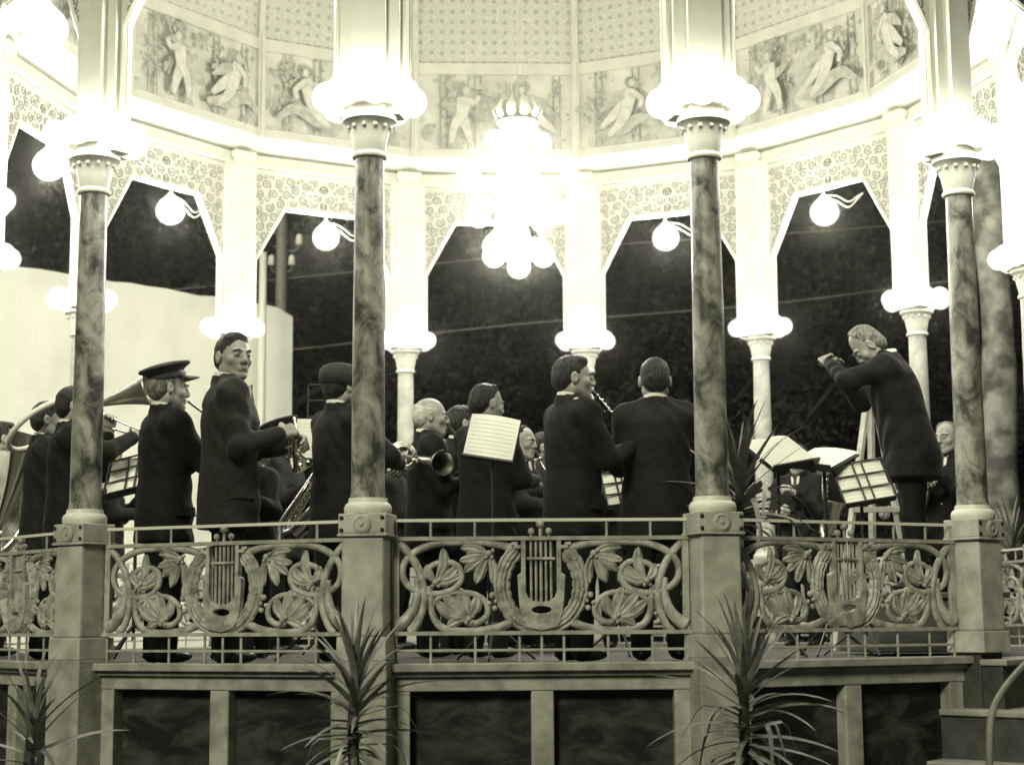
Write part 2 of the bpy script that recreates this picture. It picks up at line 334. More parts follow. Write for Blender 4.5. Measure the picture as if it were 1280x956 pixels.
# --- column
def col_meshes():
    d = {}; c = (0, -RC, 0)
    m = MB(); m.box((0, -RC, z(.06)/2), (.27, .25, z(.06))); d['pier'] = m.mesh('pier', 'pier_paint'); m = MB(); m.box((0, -RC+.02, z(.06)/2), (.22, .2, z(.06))); d['entry_pier'] = m.mesh('pier', 'riser_stone')
    m = MB(); m.box((0, -RC, z(.12)), (.262, .248, .12), taper=.985); d['plinth'] = m.mesh('plinth', 'stone_paint')
    m = MB(); m.box((0, -RC, z(.4345)), (.224, .214, .509), taper=.985); d['pedestal'] = m.mesh('pedestal', 'stone_paint')
    m = MB(); m.box((0, -RC, z(.697)), (.264, .244, .016)); m.box((0, -RC, z(.756)), (.252, .232, .102)); d['pedestal_cap'] = m.mesh('pedestal_cap', 'stone_paint')
    m = MB(); m.lathe([(.001, 0), (.05, .001), (.05, .008), (.036, .016), (.034, .011), (.012, .011), (.010, .018), (.001, .02)], 20, (0, -RC-.116, z(.752)), axis=(0, -1, 0), cap=False); d['boss'] = m.mesh('boss', 'stone_paint', 40)
    m = MB(); m.lathe([(.001, 0), (.011, .001), (.011, .006), (.006, .010), (.001, .011)], 8, (0, 0, 0), axis=(0, -1, 0), cap=False); d['bolt'] = m.mesh('bolt', 'black_iron', 40)
    m = MB(); m.lathe([(.118, z(.807)), (.124, z(.822)), (.124, z(.842)), (.115, z(.86)), (.104, z(.866)), (.100, z(.89))], 28, c); d['base_ring'] = m.mesh('base_ring', 'pale_paint', 50)
    pr = [(.094, z(.88)), (.092, z(.90)), (.088, z(.93))]+[(.088-.0115*((t/10)**1.3), z(.93+1.77*t/10)) for t in range(1, 11)]
    m = MB(); m.lathe(pr, 28, c); d['shaft'] = m.mesh('shaft', 'column_marble', 60); d['pale_shaft'] = m.mesh('shaft', 'pale_marble', 60)
    m = MB(); m.lathe([(.079, z(2.70)), (.092, z(2.706)), (.096, z(2.718)), (.092, z(2.73)), (.082, z(2.736)), (.085, z(2.745)), (.096, z(2.80)), (.108, z(2.86)), (.118, z(2.885)), (.135, z(2.90)), (.145, z(2.905)), (.145, z(2.93)), (.12, z(2.95))], 28, c)
    for k in range(12):
        a = 2*PI*k/12; m.ball((c[0]+.113*math.cos(a), c[1]+.113*math.sin(a), z(2.868)), .014, 6, 5)
    d['capital'] = m.mesh('capital', 'pale_paint', 45)
    m = MB(); m.box((0, -RC+.05, z(3.82)), (.20, .22, 1.78)); m.box((0, -RC+.052, z(3.775)), (.335, .13, 1.67)); m.box((0, -RC+.048, z(4.56)), (.24, .25, .06)); m.box((0, -RC+.051, z(4.685)), (.235, .30, .06)); d['pilaster'] = m.mesh('pilaster', 'cream_paint')
    m = MB(); m.lathe([(.10, z(2.99)), (.15, z(2.985)), (.155, z(3.0)), (.11, z(3.03)), (.10, z(3.07))], 24, c, cap=False)
    for k in range(8): a = 2*PI*(k+.5)/8; m.tube([(c[0]+.1*math.cos(a), c[1]+.1*math.sin(a), z(3.03)), (c[0]+.16*math.cos(a), c[1]+.16*math.sin(a), z(3.03))], .012, 6)
    d['lamp_bracket'] = m.mesh('lamp_bracket', 'pale_paint', 45)
    m = MB(); m.ball((0, 0, 0), .086, 20, 14); d['globe'] = m.mesh('globe', 'opal_glass', 180)
    return d
CM = col_meshes()
for i in range(NS):
    root = link('column', CM['shaft'] if i in (13, 0, 1, 2, 3, 12) else CM['pale_shaft'], stand, rz=VROT[i])
    for nm, bv in (('pier', .006), ('plinth', .006), ('pedestal', .012), ('pedestal_cap', .006), ('boss', 0), ('base_ring', 0), ('capital', 0), ('pilaster', .006), ('lamp_bracket', 0)): link(nm, CM['entry_pier' if nm == 'pier' and i in (ENTRY, ENTRY+1) else nm], root, bevel=bv)
    for sx in (-1, 1):
        for zz in (.722, .785): link('bolt', CM['bolt'], root, loc=(sx*.108, -RC-.116, z(zz)))
    for k in range(8):
        a = 2*PI*(k+.5)/8; p = (.225*math.cos(a), -RC+.225*math.sin(a), z(3.03)); link('globe', CM['globe'], root, loc=p); lamp('globe_light', E_RING, root, p, .06)
# --- railing: drawn in units of the measured panel (u right, v up; 1 unit = 1.304 mm)
U = .001304; PZ = z(.682)
def q(cx, cy, dy=0): return ((cx-628)*U, -AP+.04+dy, PZ-(cy-70)*U*.99)
def mirror(pts): return [(1256-a, b) for a, b in pts]
def petal(mb, a, b, wd, bend=0, th=.010):     # a ribbed pointed leaf from a to b
    a, b = np.array(a, float), np.array(b, float); d = b-a; L = np.linalg.norm(d); d /= L; nrm = np.array([-d[1], d[0]])
    prof = [(0, .22), (.2, .66), (.5, 1.), (.75, .96), (.92, .62), (1, .16)]; V = []; F = []
    for t, w_ in prof:
        c = a+d*L*t+nrm*bend*L*math.sin(PI*t); ww = wd*w_/2
        for s_, dep in ((-1, .004), (-.5, -.006), (0, .0), (.5, -.006), (1, .004)): V.append(q(*(c+nrm*ww*s_), dep-th*(.6+.5*math.sin(PI*t))))
        for s_ in (1, -1): V.append(q(*(c+nrm*ww*s_*.8), th*.5))
    for i in range(len(prof)-1):
        for k in range(7): k2 = (k+1) % 7; F.append((i*7+k, i*7+k2, (i+1)*7+k2, (i+1)*7+k))
    F.append(tuple(range(6, -1, -1))); F.append(tuple((len(prof)-1)*7+k for k in range(7))); mb.add(V, F)
def scroll(pts, r0, r1, mir):
    P = catmull(mirror(pts) if mir else pts, 7); n = len(P); m = MB()
    m.tube([q(*p) for p in P], [(r0+(r1-r0)*i/(n-1))*U for i in range(n)], 8, flat=1.15); return m.mesh('scroll', 'rail_iron', 180)
def rail_parts():
    L = []
    def bar(name, p0, p1, r, n=6, m_='rail_bar'): m = MB(); m.tube([p0, p1], r, n); L.append((name, m.mesh(name, m_, 60)))
    X = .775; y = -AP+.04
    m = MB(); m.box((0, y, z(.777)), (1.57, .022, .016)); L.append(('top_rail', m.mesh('top_rail', 'pale_paint')))
    m = MB(); m.box((0, y, z(.682)), (1.60, .04, .020)); L.append(('upper_rail', m.mesh('upper_rail', 'rail_bar')))
    m = MB(); m.box((0, y, z(.194)), (1.60, .04, .020)); L.append(('lower_rail', m.mesh('lower_rail', 'rail_bar')))
    bar('foot_rail', (-X, y, z(.106)), (X, y, z(.106)), .008)
    for sx in (-1, 1): m = MB(); m.box((sx*.755, y, z(.438)), (.034, .03, .468)); L.append(('stile', m.mesh('stile', 'rail_bar')))
    for a in (-.575, -.345, .345, .575, -.755, .755): bar('baluster', (a, y, z(.692)), (a, y, z(.770)), .0075)
    for a in (-.575, -.345, -.115, 0, .115, .345, .575, -.755, .755): bar('baluster', (a, y, z(.04)), (a, y, z(.185)), .0075)
    for mir in (0, 1):
        for pts, r0, r1 in (([(62, 88), (108, 140), (145, 210), (162, 290), (155, 360), (128, 420), (104, 446)], 14, 13),
                            ([(48, 420), (88, 396), (120, 350), (134, 290), (132, 230)], 26, 10),
                            ([(515, 112), (460, 96), (390, 86), (300, 84), (210, 90), (130, 120), (84, 165), (76, 215), (98, 258), (150, 284), (215, 292), (275, 274), (308, 235), (304, 192), (272, 168), (228, 166), (190, 180), (172, 212)], 14, 10),
                            ([(510, 405), (450, 428), (370, 440), (290, 440), (225, 420), (194, 370), (188, 310), (180, 260)], 15, 11),
                            ([(192, 340), (222, 306), (290, 288), (360, 294), (408, 330), (410, 380), (370, 408), (330, 404)], 9, 12)):
            L.append(('scroll', scroll(pts, r0, r1, mir)))
        for cen, tips in (((205, 246), [((238, 108), 44, .12), ((298, 180), 44, .1), ((262, 250), 40, -.1), ((170, 175), 40, -.12), ((312, 212), 34, .1)]),
                          ((418, 132), [((306, 108), 40, .1), ((302, 160), 42, -.05), ((322, 205), 44, .04), ((368, 250), 46, .02), ((436, 252), 40, -.1), ((330, 132), 30, 0)]),
                          ((338, 392), [((206, 322), 50, -.1), ((236, 280), 44, -.06), ((302, 268), 50, .02), ((374, 300), 46, .1), ((252, 420), 40, .1), ((280, 300), 30, 0)])):
            m = MB()
            for tip, wd, bd in tips:
                A, B = (cen, tip) if not mir else ((1256-cen[0], cen[1]), (1256-tip[0], tip[1])); petal(m, A, B, wd, -bd if mir else bd)
            c0 = cen if not mir else (1256-cen[0], cen[1])
            for ox, oy, rr in ((0, 0, 14), (16, -12, 9), (-10, 14, 9), (12, 14, 8)): m.ball(q(c0[0]+ox, c0[1]+oy, -.016), rr*U, 8, 6)
            L.append(('flower', m.mesh('flower', 'rail_iron', 50)))
        m = MB()
        for (bx, by, rr) in ((432, 298, 13), (442, 350, 12), (420, 330, 10), (446, 322, 9)): m.ball(q(1256-bx if mir else bx, by, -.008), rr*U, 8, 6)
        L.append(('berry_cluster', m.mesh('berry_cluster', 'rail_iron', 60)))
    # wreath of laurel leaves, open at the top
    for sgn in (-1, 1):
        m = MB(); rows = 9
        for k in range(rows):
            a = R_(40 + k*14.2)
            for j, rr in ((-1, .91), (0, 1.03), (1, 1.15)):
                def wp(t, rr=rr): return (628+sgn*156*rr*math.sin(t), 258-172*(.12+.88*rr)*math.cos(t))
                petal(m, wp(a+R_(21)), wp(a-R_(4)), 31, 0, .020 if j == 0 else .012)
            if k % 3 == 1: m.ball(q(*(lambda t: (628+sgn*166*math.sin(t), 258-176*math.cos(t)))(a), -.02), 8*U, 6, 5)
        L.append(('wreath', m.mesh('wreath', 'rail_iron', 40)))
    # lyre
    half = [(628, 432), (585, 428), (560, 408), (545, 372), (538, 320), (533, 218), (548, 208), (548, 112), (520, 112), (520, 100), (508, 100), (508, 86), (534, 86), (534, 98), (548, 98), (548, 80), (566, 80), (566, 285), (576, 308), (596, 322), (628, 326)]
    out = half + [(1256-a, b) for a, b in half[::-1][1:-1]]
    hole = [(628+40*math.cos(t), 357+15*math.sin(t)) for t in np.linspace(0, 2*PI, 18, endpoint=False)]
    pz = lambda pts: [(q(a, b)[0], q(a, b)[2]) for a, b in pts]
    m = MB(); m.plate([pz(out), pz(hole)], -AP+.016, -AP+.056)
    fan = [(548, 392), (582, 376), (628, 372), (674, 376), (708, 392), (690, 424), (628, 440), (566, 424)]
    m.plate([pz(fan)], -AP+.008, -AP+.0145)
    L.append(('lyre', m.mesh('lyre', 'rail_iron')))
    for sx in (588, 608, 628, 648, 668): bar('lyre_string', q(sx, 76), q(sx, 324), .0078 if sx != 628 else .009, 6, 'rail_iron')
    bar('lyre_crossbar', q(572, 152, -.012), q(684, 152, -.012), .008, 6, 'rail_iron')
    m = MB(); m.tube([q(626, 70), q(626, 30)], .009, 8); m.ball(q(626, 12), 18*U, 12, 8)
    for bx in (590, 660): m.tube([q(bx, 66), q(bx, 52)], .006, 6); m.ball(q(bx, 42), 14*U, 10, 7)
    L.append(('finial', m.mesh('finial', 'rail_iron', 60)))
    return L
RP = rail_parts()
for i in range(NS):
    if i == ENTRY: continue
    root = None
    for nm, me in RP:
        if nm == 'upper_rail': root = link('railing', me, stand, rz=BROT[i])
    for nm, me in RP:
        if nm != 'upper_rail': link(nm, me, root, bevel=.004 if nm == 'lyre' else 0)
# --- arch spandrel with scrollwork
def spandrel():
    d = {}; W = SIDE/2-.165; fo = .40; sp = z(3.69); tp = z(4.21); top = z(4.60); y0 = -AP-.01; y1 = -AP+.03
    out = [(-W, z(3.0)), (-W, top), (W, top), (W, z(3.0)), (W-.055, z(3.0)), (W-.055, sp), (fo, tp), (-fo, tp), (-(W-.055), sp), (-(W-.055), z(3.0))]
    m = MB(); m.plate([out], y0, y1); d['spandrel'] = m.mesh('spandrel', 'panel_paint')
    m = MB()   # raised border along the opening, both faces
    inn = [(-(W-.03), z(3.0)), (-(W-.03), sp+.0), (-fo, tp+.028), (fo, tp+.028), (W-.03, sp), (W-.03, z(3.0))]
    for yy in (y0, y1):
        for a, b in zip(inn[:-1], inn[1:]): m.tube([(a[0], yy, a[1]), (b[0], yy, b[1])], .019, 6)
        for zz, hw in ((4.575, .02), ): m.box((0, yy, z(zz)), (2*W, .03, .03))
    d['moulding'] = m.mesh('moulding', 'cream_paint', 50)
    m = MB()
    rr = random.Random(3)
    def inside(x, zz, mg): 
        if abs(x) > W-.03-mg or zz > top-.05-mg: return False
        lim = tp+.045 if abs(x) < fo else sp + (tp-sp)*(W-.055-abs(x))/(W-.055-fo)+.05
        return zz > lim+mg
    done = []
    for R in (.050, .040, .030, .022, .015):
        for t in range(1800):
            x, zz = rr.uniform(0, W), rr.uniform(sp, top)
            if inside(x, zz, R*.9) and all((x-a)**2+(zz-b)**2 > (R*.97+c)**2 for a, b, c in done): done.append((x, zz, R))
    for (x, zz, R) in done:
        s_ = rr.choice((-1, 1)); a0 = rr.uniform(0, 6.28); turns = 1.6 if R > .035 else 1.1
        for mx in (-1, 1):
            N = 18 if R > .05 else 12 if R > .03 else 8
            pts = [(mx*(x+R*(1-.82*t/N)*math.cos(a0+s_*turns*2*PI*t/N)), 0, zz+R*(1-.82*t/N)*math.sin(a0+s_*turns*2*PI*t/N)) for t in range(N+1)]
            for yy in (y1, y0):
                m.tube([(p[0], yy, p[2]) for p in pts], [max(.0055, R*.15)*(1-.4*t/N) for t in range(N+1)], 4, flat=.7)
                if R > .05: m.ball((mx*x, yy, zz), R*.2, 6, 4)
    d['scrollwork'] = m.mesh('scrollwork', 'scroll_paint', 180)
    m = MB(); m.box((0, -AP+.01, z(4.66)), (SIDE-.10, .14, .115)); m.box((0, -AP+.008, z(4.612)), (SIDE-.12, .19, .022)); d['entablature'] = m.mesh('entablature', 'cream_paint')
    return d
SP = spandrel()
for i in range(NS):
    root = link('spandrel', SP['spandrel'], stand, rz=BROT[i])
    link('moulding', SP['moulding'], root); tag(link('scrollwork', SP['scrollwork'], root), None, None, kind='stuff'); link('entablature', SP['entablature'], root, bevel=.004)
# --- soffit, drum with murals, printed ceiling
RD = RC*.9; AD = AP*.9; SD = SIDE*.9
def ringface(r0, z0, r1, z1, flip=False):
    V = []; F = []; s0, s1 = r0*math.tan(PI/NS), r1*math.tan(PI/NS)
    V = [(-s0, -r0, z0), (s0, -r0, z0), (s1, -r1, z1), (-s1, -r1, z1)]; return V, [(0, 1, 2, 3) if not flip else (3, 2, 1, 0)]
def uvquad(name, V, matn):
    me = bpy.data.meshes.new(name); me.from_pydata(V, [], [(3, 2, 1, 0)]); me.materials.append(MATS[matn]); uv = me.uv_layers.new(name='uv')
    H = (Vector(V[3])-Vector(V[0])).length
    for l in me.loops:
        vi = l.vertex_index; uv.data[l.index].uv = (V[vi][0], 0 if vi in (0, 1) else H)
    return me
SOF = MB(); SOF.add(*ringface(AP+.10, z(4.71), AD-.02, z(4.80), True)); SOF = SOF.mesh('soffit', 'pale_paint')
PAN = MB(); PAN.add(*ringface(AD, z(4.88), AD, z(5.65), True)); PAN = PAN.mesh('mural', 'mural_ground')
CEI = uvquad('ceiling_panel', ringface(AD, z(5.77), AD-.06, z(6.75))[0], 'diaper_print')
CE2 = uvquad('ceiling_panel', ringface(AD-.06, z(6.75), 1.2, z(8.1))[0], 'diaper_print')
CE3 = uvquad('ceiling_panel', ringface(1.2, z(8.1), .06, z(8.3))[0], 'diaper_print')
m = MB(); m.box((0, -AD+.012, z(4.84)), (SD-.02, .05, .085)); m.box((0, -AD+.022, z(4.875)), (SD-.02, .04, .012)); LOWR = m.mesh('frieze_rail', 'cream_paint')
m = MB(); m.box((0, -AD+.012, z(5.71)), (SD-.02, .05, .115)); m.box((0, -AD+.022, z(5.655)), (SD-.02, .04, .012)); UPR = m.mesh('frieze_rail', 'cream_paint')
m = MB(); m.box((0, -RD+.02, z(5.3)), (.075, .07, 1.02)); m.box((0, -RD+.04, z(5.3)), (.03, .07, 1.0)); m.tube([(0, -RD+.03, z(5.8)), (0, -RD+.09, z(6.75)), (0, -1.25, z(8.05))], .035, 6); RIB = m.mesh('rib', 'cream_paint', 40)
def roofquad(): m = MB(); m.add(*ringface(AP+.35, z(4.78), AP+.35, z(5.0))); m.add(*ringface(AP+.35, z(5.0), AD+.12, z(5.9))); m.add(*ringface(AD+.12, z(5.9), AD+.12, z(6.9))); m.add(*ringface(AD+.12, z(6.9), .05, z(8.7))); m.add(*ringface(AP+.35, z(4.78), AP+.09, z(4.72), False)); return m.mesh('roof_panel', 'grey_iron')
ROOF = roofquad()
# murals: flat painted shapes laid a hair apart on each panel (child figures, trellis, foliage)
def mural(seed):
    rr = random.Random(seed); m = MB(); lay = [0]
    Y = lambda: (lay.__setitem__(0, lay[0]+1), -AD+.0015+.0003*lay[0])[1]
    w2 = SD/2-.06; zb, zt = z(4.89), z(5.64); H = zt-zb
    def poly(pts, mi):
        yy = Y(); m.add([(p[0], yy, min(max(p[1], zb), zt)) for p in pts], [tuple(range(len(pts)-1, -1, -1))], mi)
    def od(x, zz, a, b, mi, rot=0): disc(x, zz, a+.007, b+.007, 4, rot); disc(x, zz, a, b, mi, rot)
    def disc(x, zz, a, b, mi, rot=0, n=14): poly([(x+a*math.cos(t)*math.cos(rot)-b*math.sin(t)*math.sin(rot), zz+a*math.cos(t)*math.sin(rot)+b*math.sin(t)*math.cos(rot)) for t in np.linspace(0, 2*PI, n, endpoint=False)], mi)
    def limb(pts, rs, mi, ol=True):
        L, R = [], []
        P = catmull([(p[0], p[1]) for p in pts], 4); n = len(P); rs = np.interp(np.linspace(0, 1, n), np.linspace(0, 1, len(rs)), rs)
        for i in range(n):
            d = P[min(i+1, n-1)]-P[max(i-1, 0)]; d = d/np.linalg.norm(d); nn = np.array([-d[1], d[0]]); L.append(P[i]+nn*rs[i]); R.append(P[i]-nn*rs[i])
        if mi in (1, 3) and ol:
            poly([p+(p-c)*(.008/max(np.linalg.norm(p-c), .01)) for p, c in zip(L+R[::-1], P+P[::-1])], 0)
        poly(L+R[::-1], mi)
    for k in range(26):
        x = rr.uniform(-w2, w2); zz = zb+rr.uniform(.0, .35); disc(x, zz, rr.uniform(.04, .12), rr.uniform(.03, .09), rr.choice((3, 3, 1)), rr.uniform(0, 3))
    for x in [a+rr.uniform(-.04, .04) for a in (-.62, -.30, .18, .52)]:     # trellis posts with climbing leaves
        for dx in (0, .065): poly([(x+dx-.007, zb), (x+dx+.007, zb), (x+dx+.007, zt), (x+dx-.007, zt)], 4)
        for k in range(34): disc(x+.03+rr.gauss(0, .05), rr.uniform(zb+.02, zt), rr.uniform(.012, .03), rr.uniform(.008, .02), rr.choice((2, 2, 4)), rr.uniform(0, 3), 7)
    for k in range(9):
        x, zz = rr.uniform(-w2+.1, w2-.1), zb+rr.uniform(.3, .65)
        for j in range(16): disc(x+rr.gauss(0, .07), zz+rr.gauss(0, .06), rr.uniform(.015, .04), rr.uniform(.01, .025), 2, rr.uniform(0, 3), 7)
    b = zb+.02
    for which, x0 in enumerate((rr.uniform(-.42, -.30), rr.uniform(.24, .36))):
     f = rr.choice((-1, 1)); X = lambda a: x0+f*a*.78; 
     if (seed+which) % 2 == 0:   # striding child with a garland
        limb([(X(.20), b+0.430), (X(.10), b+0.499), (X(-.05), b+0.361), (X(-.26), b+0.430)], [0.040, 0.064, 0.056, 0.024], 2)
        limb([(X(-.02), b+0.310), (X(.06), b+0.155), (X(.10), b+0.017)], [0.056, 0.040, 0.024], 1); limb([(X(0), b+0.310), (X(-.10), b+0.189), (X(-.14), b+0.017)], [0.056, 0.040, 0.024], 1)
        limb([(X(.0), b+0.482), (X(.01), b+0.396), (X(-.01), b+0.292)], [0.056, 0.068, 0.056], 1); limb([(X(.04), b+0.464), (X(.16), b+0.430), (X(.22), b+0.499)], [0.028, 0.024, 0.016], 1)
     else:               # reclining child leaning on a bank
        limb([(X(.42), b+0.086), (X(.2), b+0.189), (X(-.1), b+0.103), (X(-.42), b+0.052)], [0.024, 0.056, 0.072, 0.024], 2)
        limb([(X(-.02), b+0.344), (X(-.16), b+0.258), (X(-.34), b+0.138)], [0.064, 0.048, 0.024], 1); limb([(X(.02), b+0.327), (X(-.08), b+0.172), (X(-.24), b+0.052)], [0.064, 0.048, 0.024], 1)
        limb([(X(.06), b+0.499), (X(.04), b+0.413), (X(.0), b+0.310)], [0.048, 0.068, 0.064], 1); limb([(X(.08), b+0.464), (X(.20), b+0.378), (X(.18), b+0.292)], [0.028, 0.024, 0.020], 1)
        limb([(X(-.02), b+0.447), (X(-.18), b+0.396), (X(-.34), b+0.310)], [0.040, 0.048, 0.016], 2)
     hx = X(.06) if (seed+which) % 2 else X(.03)
     disc(hx-f*.015, b+0.572, .048, .050, 4); disc(hx+f*.014, b+0.555, .033, .038, 1); disc(hx+f*.03, b+0.559, .006, .004, 4)
    return m.mesh('mural_figures', ['mural_line', 'mural_flesh', 'mural_leaf', 'mural_cloth', 'mural_dark'])
MUR = [mural(s_) for s_ in range(4)]
for i in range(NS):
    rz = BROT[i]
    p = link('mural_panel', PAN, stand, rz=rz); link('mural_figures', MUR[(i*3) % 4], p)
    link('soffit', SOF, stand, rz=rz); link('frieze_rail', LOWR, stand, rz=rz, bevel=.004); link('frieze_rail', UPR, stand, rz=rz, bevel=.004)
    for me in (CEI, CE2, CE3): link('ceiling_panel', me, stand, rz=rz)
    link('rib', RIB, stand, rz=VROT[i]); link('roof_panel', ROOF, stand, rz=rz)
# --- entrance steps (bay ENTRY), wide flared treads, and a bent pipe handrail
for k in range(5):
    zt_ = Z0+.024-.27*k; hw = 1.05+.2*k; dep = .32
    m = MB()
    y0 = -AP-.30*k-.19
    m.add([(-hw, y0, 0), (hw, y0, 0), (hw-.1, -AP+.14, 0), (-hw+.1, -AP+.14, 0)]+[(-hw, y0, zt_-.035), (hw, y0, zt_-.035), (hw-.1, -AP+.14, zt_-.035), (-hw+.1, -AP+.14, zt_-.035)], [(0, 1, 5, 4), (1, 2, 6, 5), (3, 0, 4, 7), (4, 5, 6, 7)])
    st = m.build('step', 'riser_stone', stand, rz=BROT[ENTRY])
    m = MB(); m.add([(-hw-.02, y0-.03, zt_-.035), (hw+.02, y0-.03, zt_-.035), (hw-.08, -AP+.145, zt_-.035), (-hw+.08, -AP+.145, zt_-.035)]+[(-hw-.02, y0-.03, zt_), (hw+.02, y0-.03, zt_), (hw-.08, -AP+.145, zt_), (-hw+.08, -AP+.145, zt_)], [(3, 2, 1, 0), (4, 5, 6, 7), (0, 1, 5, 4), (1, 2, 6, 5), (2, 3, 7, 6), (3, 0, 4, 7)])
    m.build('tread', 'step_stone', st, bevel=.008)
# --- chandelier
cx, cy = .066, 0.
ch = thing('chandelier', 'tiered chandelier of white glowing globes hanging in the middle of the bandstand', 'chandelier', (cx, cy, z(2.85)))
h0 = z(2.85)
m = MB(); m.tube([(0, 0, .2), (0, 0, 5.3)], .010, 6); m.tube([(.05, 0, 1.4), (.01, 0, 5.2)], .004, 4); m.tube([(-.05, 0, 1.4), (-.01, 0, 5.2)], .004, 4); m.build('hanging_rod', 'cord_white', ch, 60)
m = MB(); m.lathe([(.02, .22), (.09, .25), (.10, .33), (.07, .42), (.14, .50), (.17, .60), (.14, .66), (.20, .70), (.215, .76), (.18, .82), (.10, .88), (.06, 1.0), (.07, 1.16), (.13, 1.2), (.17, 1.24), (.16, 1.28), (.06, 1.3)], 28); m.build('frame', 'brass_dull', ch, 40)
m = MB()
for k in range(10):
    a = 2*PI*k/10; m.tube([(.15*math.cos(a), .15*math.sin(a), 1.26), (.185*math.cos(a), .185*math.sin(a), 1.33), (.12*math.cos(a), .12*math.sin(a), 1.46)], [.03, .034, .006], 6, flat=.4)
m.build('crown', 'pale_paint', ch, 60)
def tier(n, rad, zz, r, off=0, li=1):
    me = MB(); me.ball((0, 0, 0), r, 18, 12); me = me.mesh('globe', 'opal_glass', 180)
    for k in range(n):
        a = 2*PI*(k+off)/n; p = (rad*math.cos(a), rad*math.sin(a), zz); link('globe', me, ch, loc=p)
        if li: lamp('chandelier_light', E_CHAN, ch, p, .06)
        mm = MB(); mm.tube([(p[0]*.35, p[1]*.35, zz+.04), (p[0]*.75, p[1]*.75, zz+.07), (p[0], p[1], zz+r*.8)], .010, 6); mm.build('arm', 'pale_paint', ch, 60)
tier(1, .0001, .10, .095); tier(5, .20, .20, .095, .25); tier(7, .33, .53, .095, .1); tier(8, .42, .84, .068, .35); tier(4, .19, 1.10, .08, .12)
# --- hanging lamps, one in each arch: glass drop and slack flex to the arch side
gl = MB(); gl.lathe([(.012, .175), (.03, .155), (.065, .118), (.10, .085), (.124, .045), (.135, 0), (.130, -.04), (.112, -.078), (.085, -.107), (.045, -.128), (.001, -.135)], 24, cap=False); GL = gl.mesh('shade', 'opal_glass', 180)
fx = MB()
for dz in (0, .05): fx.tube(catmull([(0, 0, .15), (.15, .0, .12-dz), (.28, .0, .04-dz), (.38, .0, .07-dz*.5), (.46, -.02, .08)], 5), .0075, 5)
fx.tube([(0, 0, .15), (0, -.02, .27)], .008, 5); FX = fx.mesh('flex', 'cord_white', 180)
BAYS = {0: 'over the middle railing', 1: 'above the potted yucca', 2: 'over the entrance steps', 3: 'beyond the entrance steps', 4: 'behind the right-hand musician', 5: 'behind the conductor', 6: 'behind the man in the plain dark suit', 7: 'directly behind the chandelier', 8: 'beside the telegraph pole', 9: 'above the white wall, nearer its free end', 10: 'above the white wall, second from its free end', 11: 'far along the white wall', 12: 'beside the euphonium player', 13: 'above the trombone player'}
for i in range(NS):
    a = BROT[i]; x, y = AP*math.sin(a)*.975, -AP*math.cos(a)*.975
    t = thing('hanging_lamp', 'white glowing drop lamp in the arch ' + BAYS[i], 'lamp', (x, y, z(3.98)), a+PI, 'lamps hanging in the arches')
    link('shade', GL, t); link('flex', FX, t); lamp('hanging_light', E_PEND, t, (0, 0, -.02), .07)
# ================================================================== BEYOND THE BANDSTAND
# white plaster wall on the left, running away from us
a_ = aty(366, 387, 7.2); ztop = a_[2]
yl = 0
for yy in np.arange(3.0, 7.2, .02):
    if aty(28, 333, yy)[2] >= ztop: yl = yy; break
b_ = aty(28, 333, yl); d_ = np.array([b_[0]-a_[0], b_[1]-a_[1]]); Lw = np.linalg.norm(d_); d_ /= Lw
nw = MB(); rr = random.Random(5); Nn = 40; Ltot = Lw+5.5
top = [ztop+rr.uniform(-.012, .012) for _ in range(Nn+1)]; top[0] -= .09; top[1] -= .01
nx, ny = d_[1], -d_[0]
if ny > 0: nx, ny = -nx, -ny
V = []
for k in range(Nn+1):
    s_ = Ltot*k/Nn if k else rr.uniform(-.01, .02); x, y = a_[0]+d_[0]*s_, a_[1]+d_[1]*s_
    V += [(x, y, 0), (x, y, top[k]), (x-nx*.35, y-ny*.35, top[k]), (x-nx*.35, y-ny*.35, 0)]
F = [(0, 1, 2, 3)]
for k in range(Nn):
    o = 4*k
    for j in range(3): F.append((o+j, o+4+j, o+5+j, o+1+j))
nw.add(V, F); tag(nw.build('plaster_wall', 'plaster'), 'tall white rough plaster wall standing outside the bandstand behind the brass players', 'wall')
# telegraph pole with glass insulators, and a plain post on the wall
pp = aty(351, 400, 8.2)
tp = thing('telegraph_pole', 'grey telegraph pole with white insulators on curved arms behind the plaster wall', 'pole', (pp[0], pp[1], 0))
mk = MB(); mk.lathe([(.09, 0), (.06, 9)], 12); mk.build('mast', 'grey_iron', tp, 60)
for hz, sd_ in ((aty(350, 338, 8.2)[2], -1), (aty(350, 338, 8.2)[2], 1), (aty(350, 312, 8.2)[2], 1), (aty(350, 290, 8.2)[2], -1)):
    ex = .13 if hz < aty(350, 330, 8.2)[2] else .22
    mk = MB(); mk.tube(catmull([(0, 0, hz), (sd_*ex*.7, 0, hz-.02), (sd_*ex, 0, hz+.03), (sd_*ex, 0, hz+.09)], 4), .012, 6); ar = mk.build('insulator_arm', 'grey_iron', tp, 60)
    mk = MB(); mk.lathe([(.04, 0), (.045, .02), (.04, .05), (.042, .07), (.035, .11), (.02, .125), (.001, .128)], 12, (sd_*ex, 0, hz+.07)); mk.build('insulator', 'pale_paint', ar, 50)
pq = aty(326, 540, 6.6)
mk = MB(); mk.lathe([(.055, 0), (.05, 2), (.045, aty(326, 316, 6.6)[2]), (.001, aty(326, 316, 6.6)[2]+.02)], 12); mk.box((0, 0, .05), (.2, .2, .1))
po = mk.build('wall_post', 'pale_paint', smooth=50, loc=(pq[0], pq[1], 0)); tag(po, 'plain pale upright post standing in front of the plaster wall', 'post')
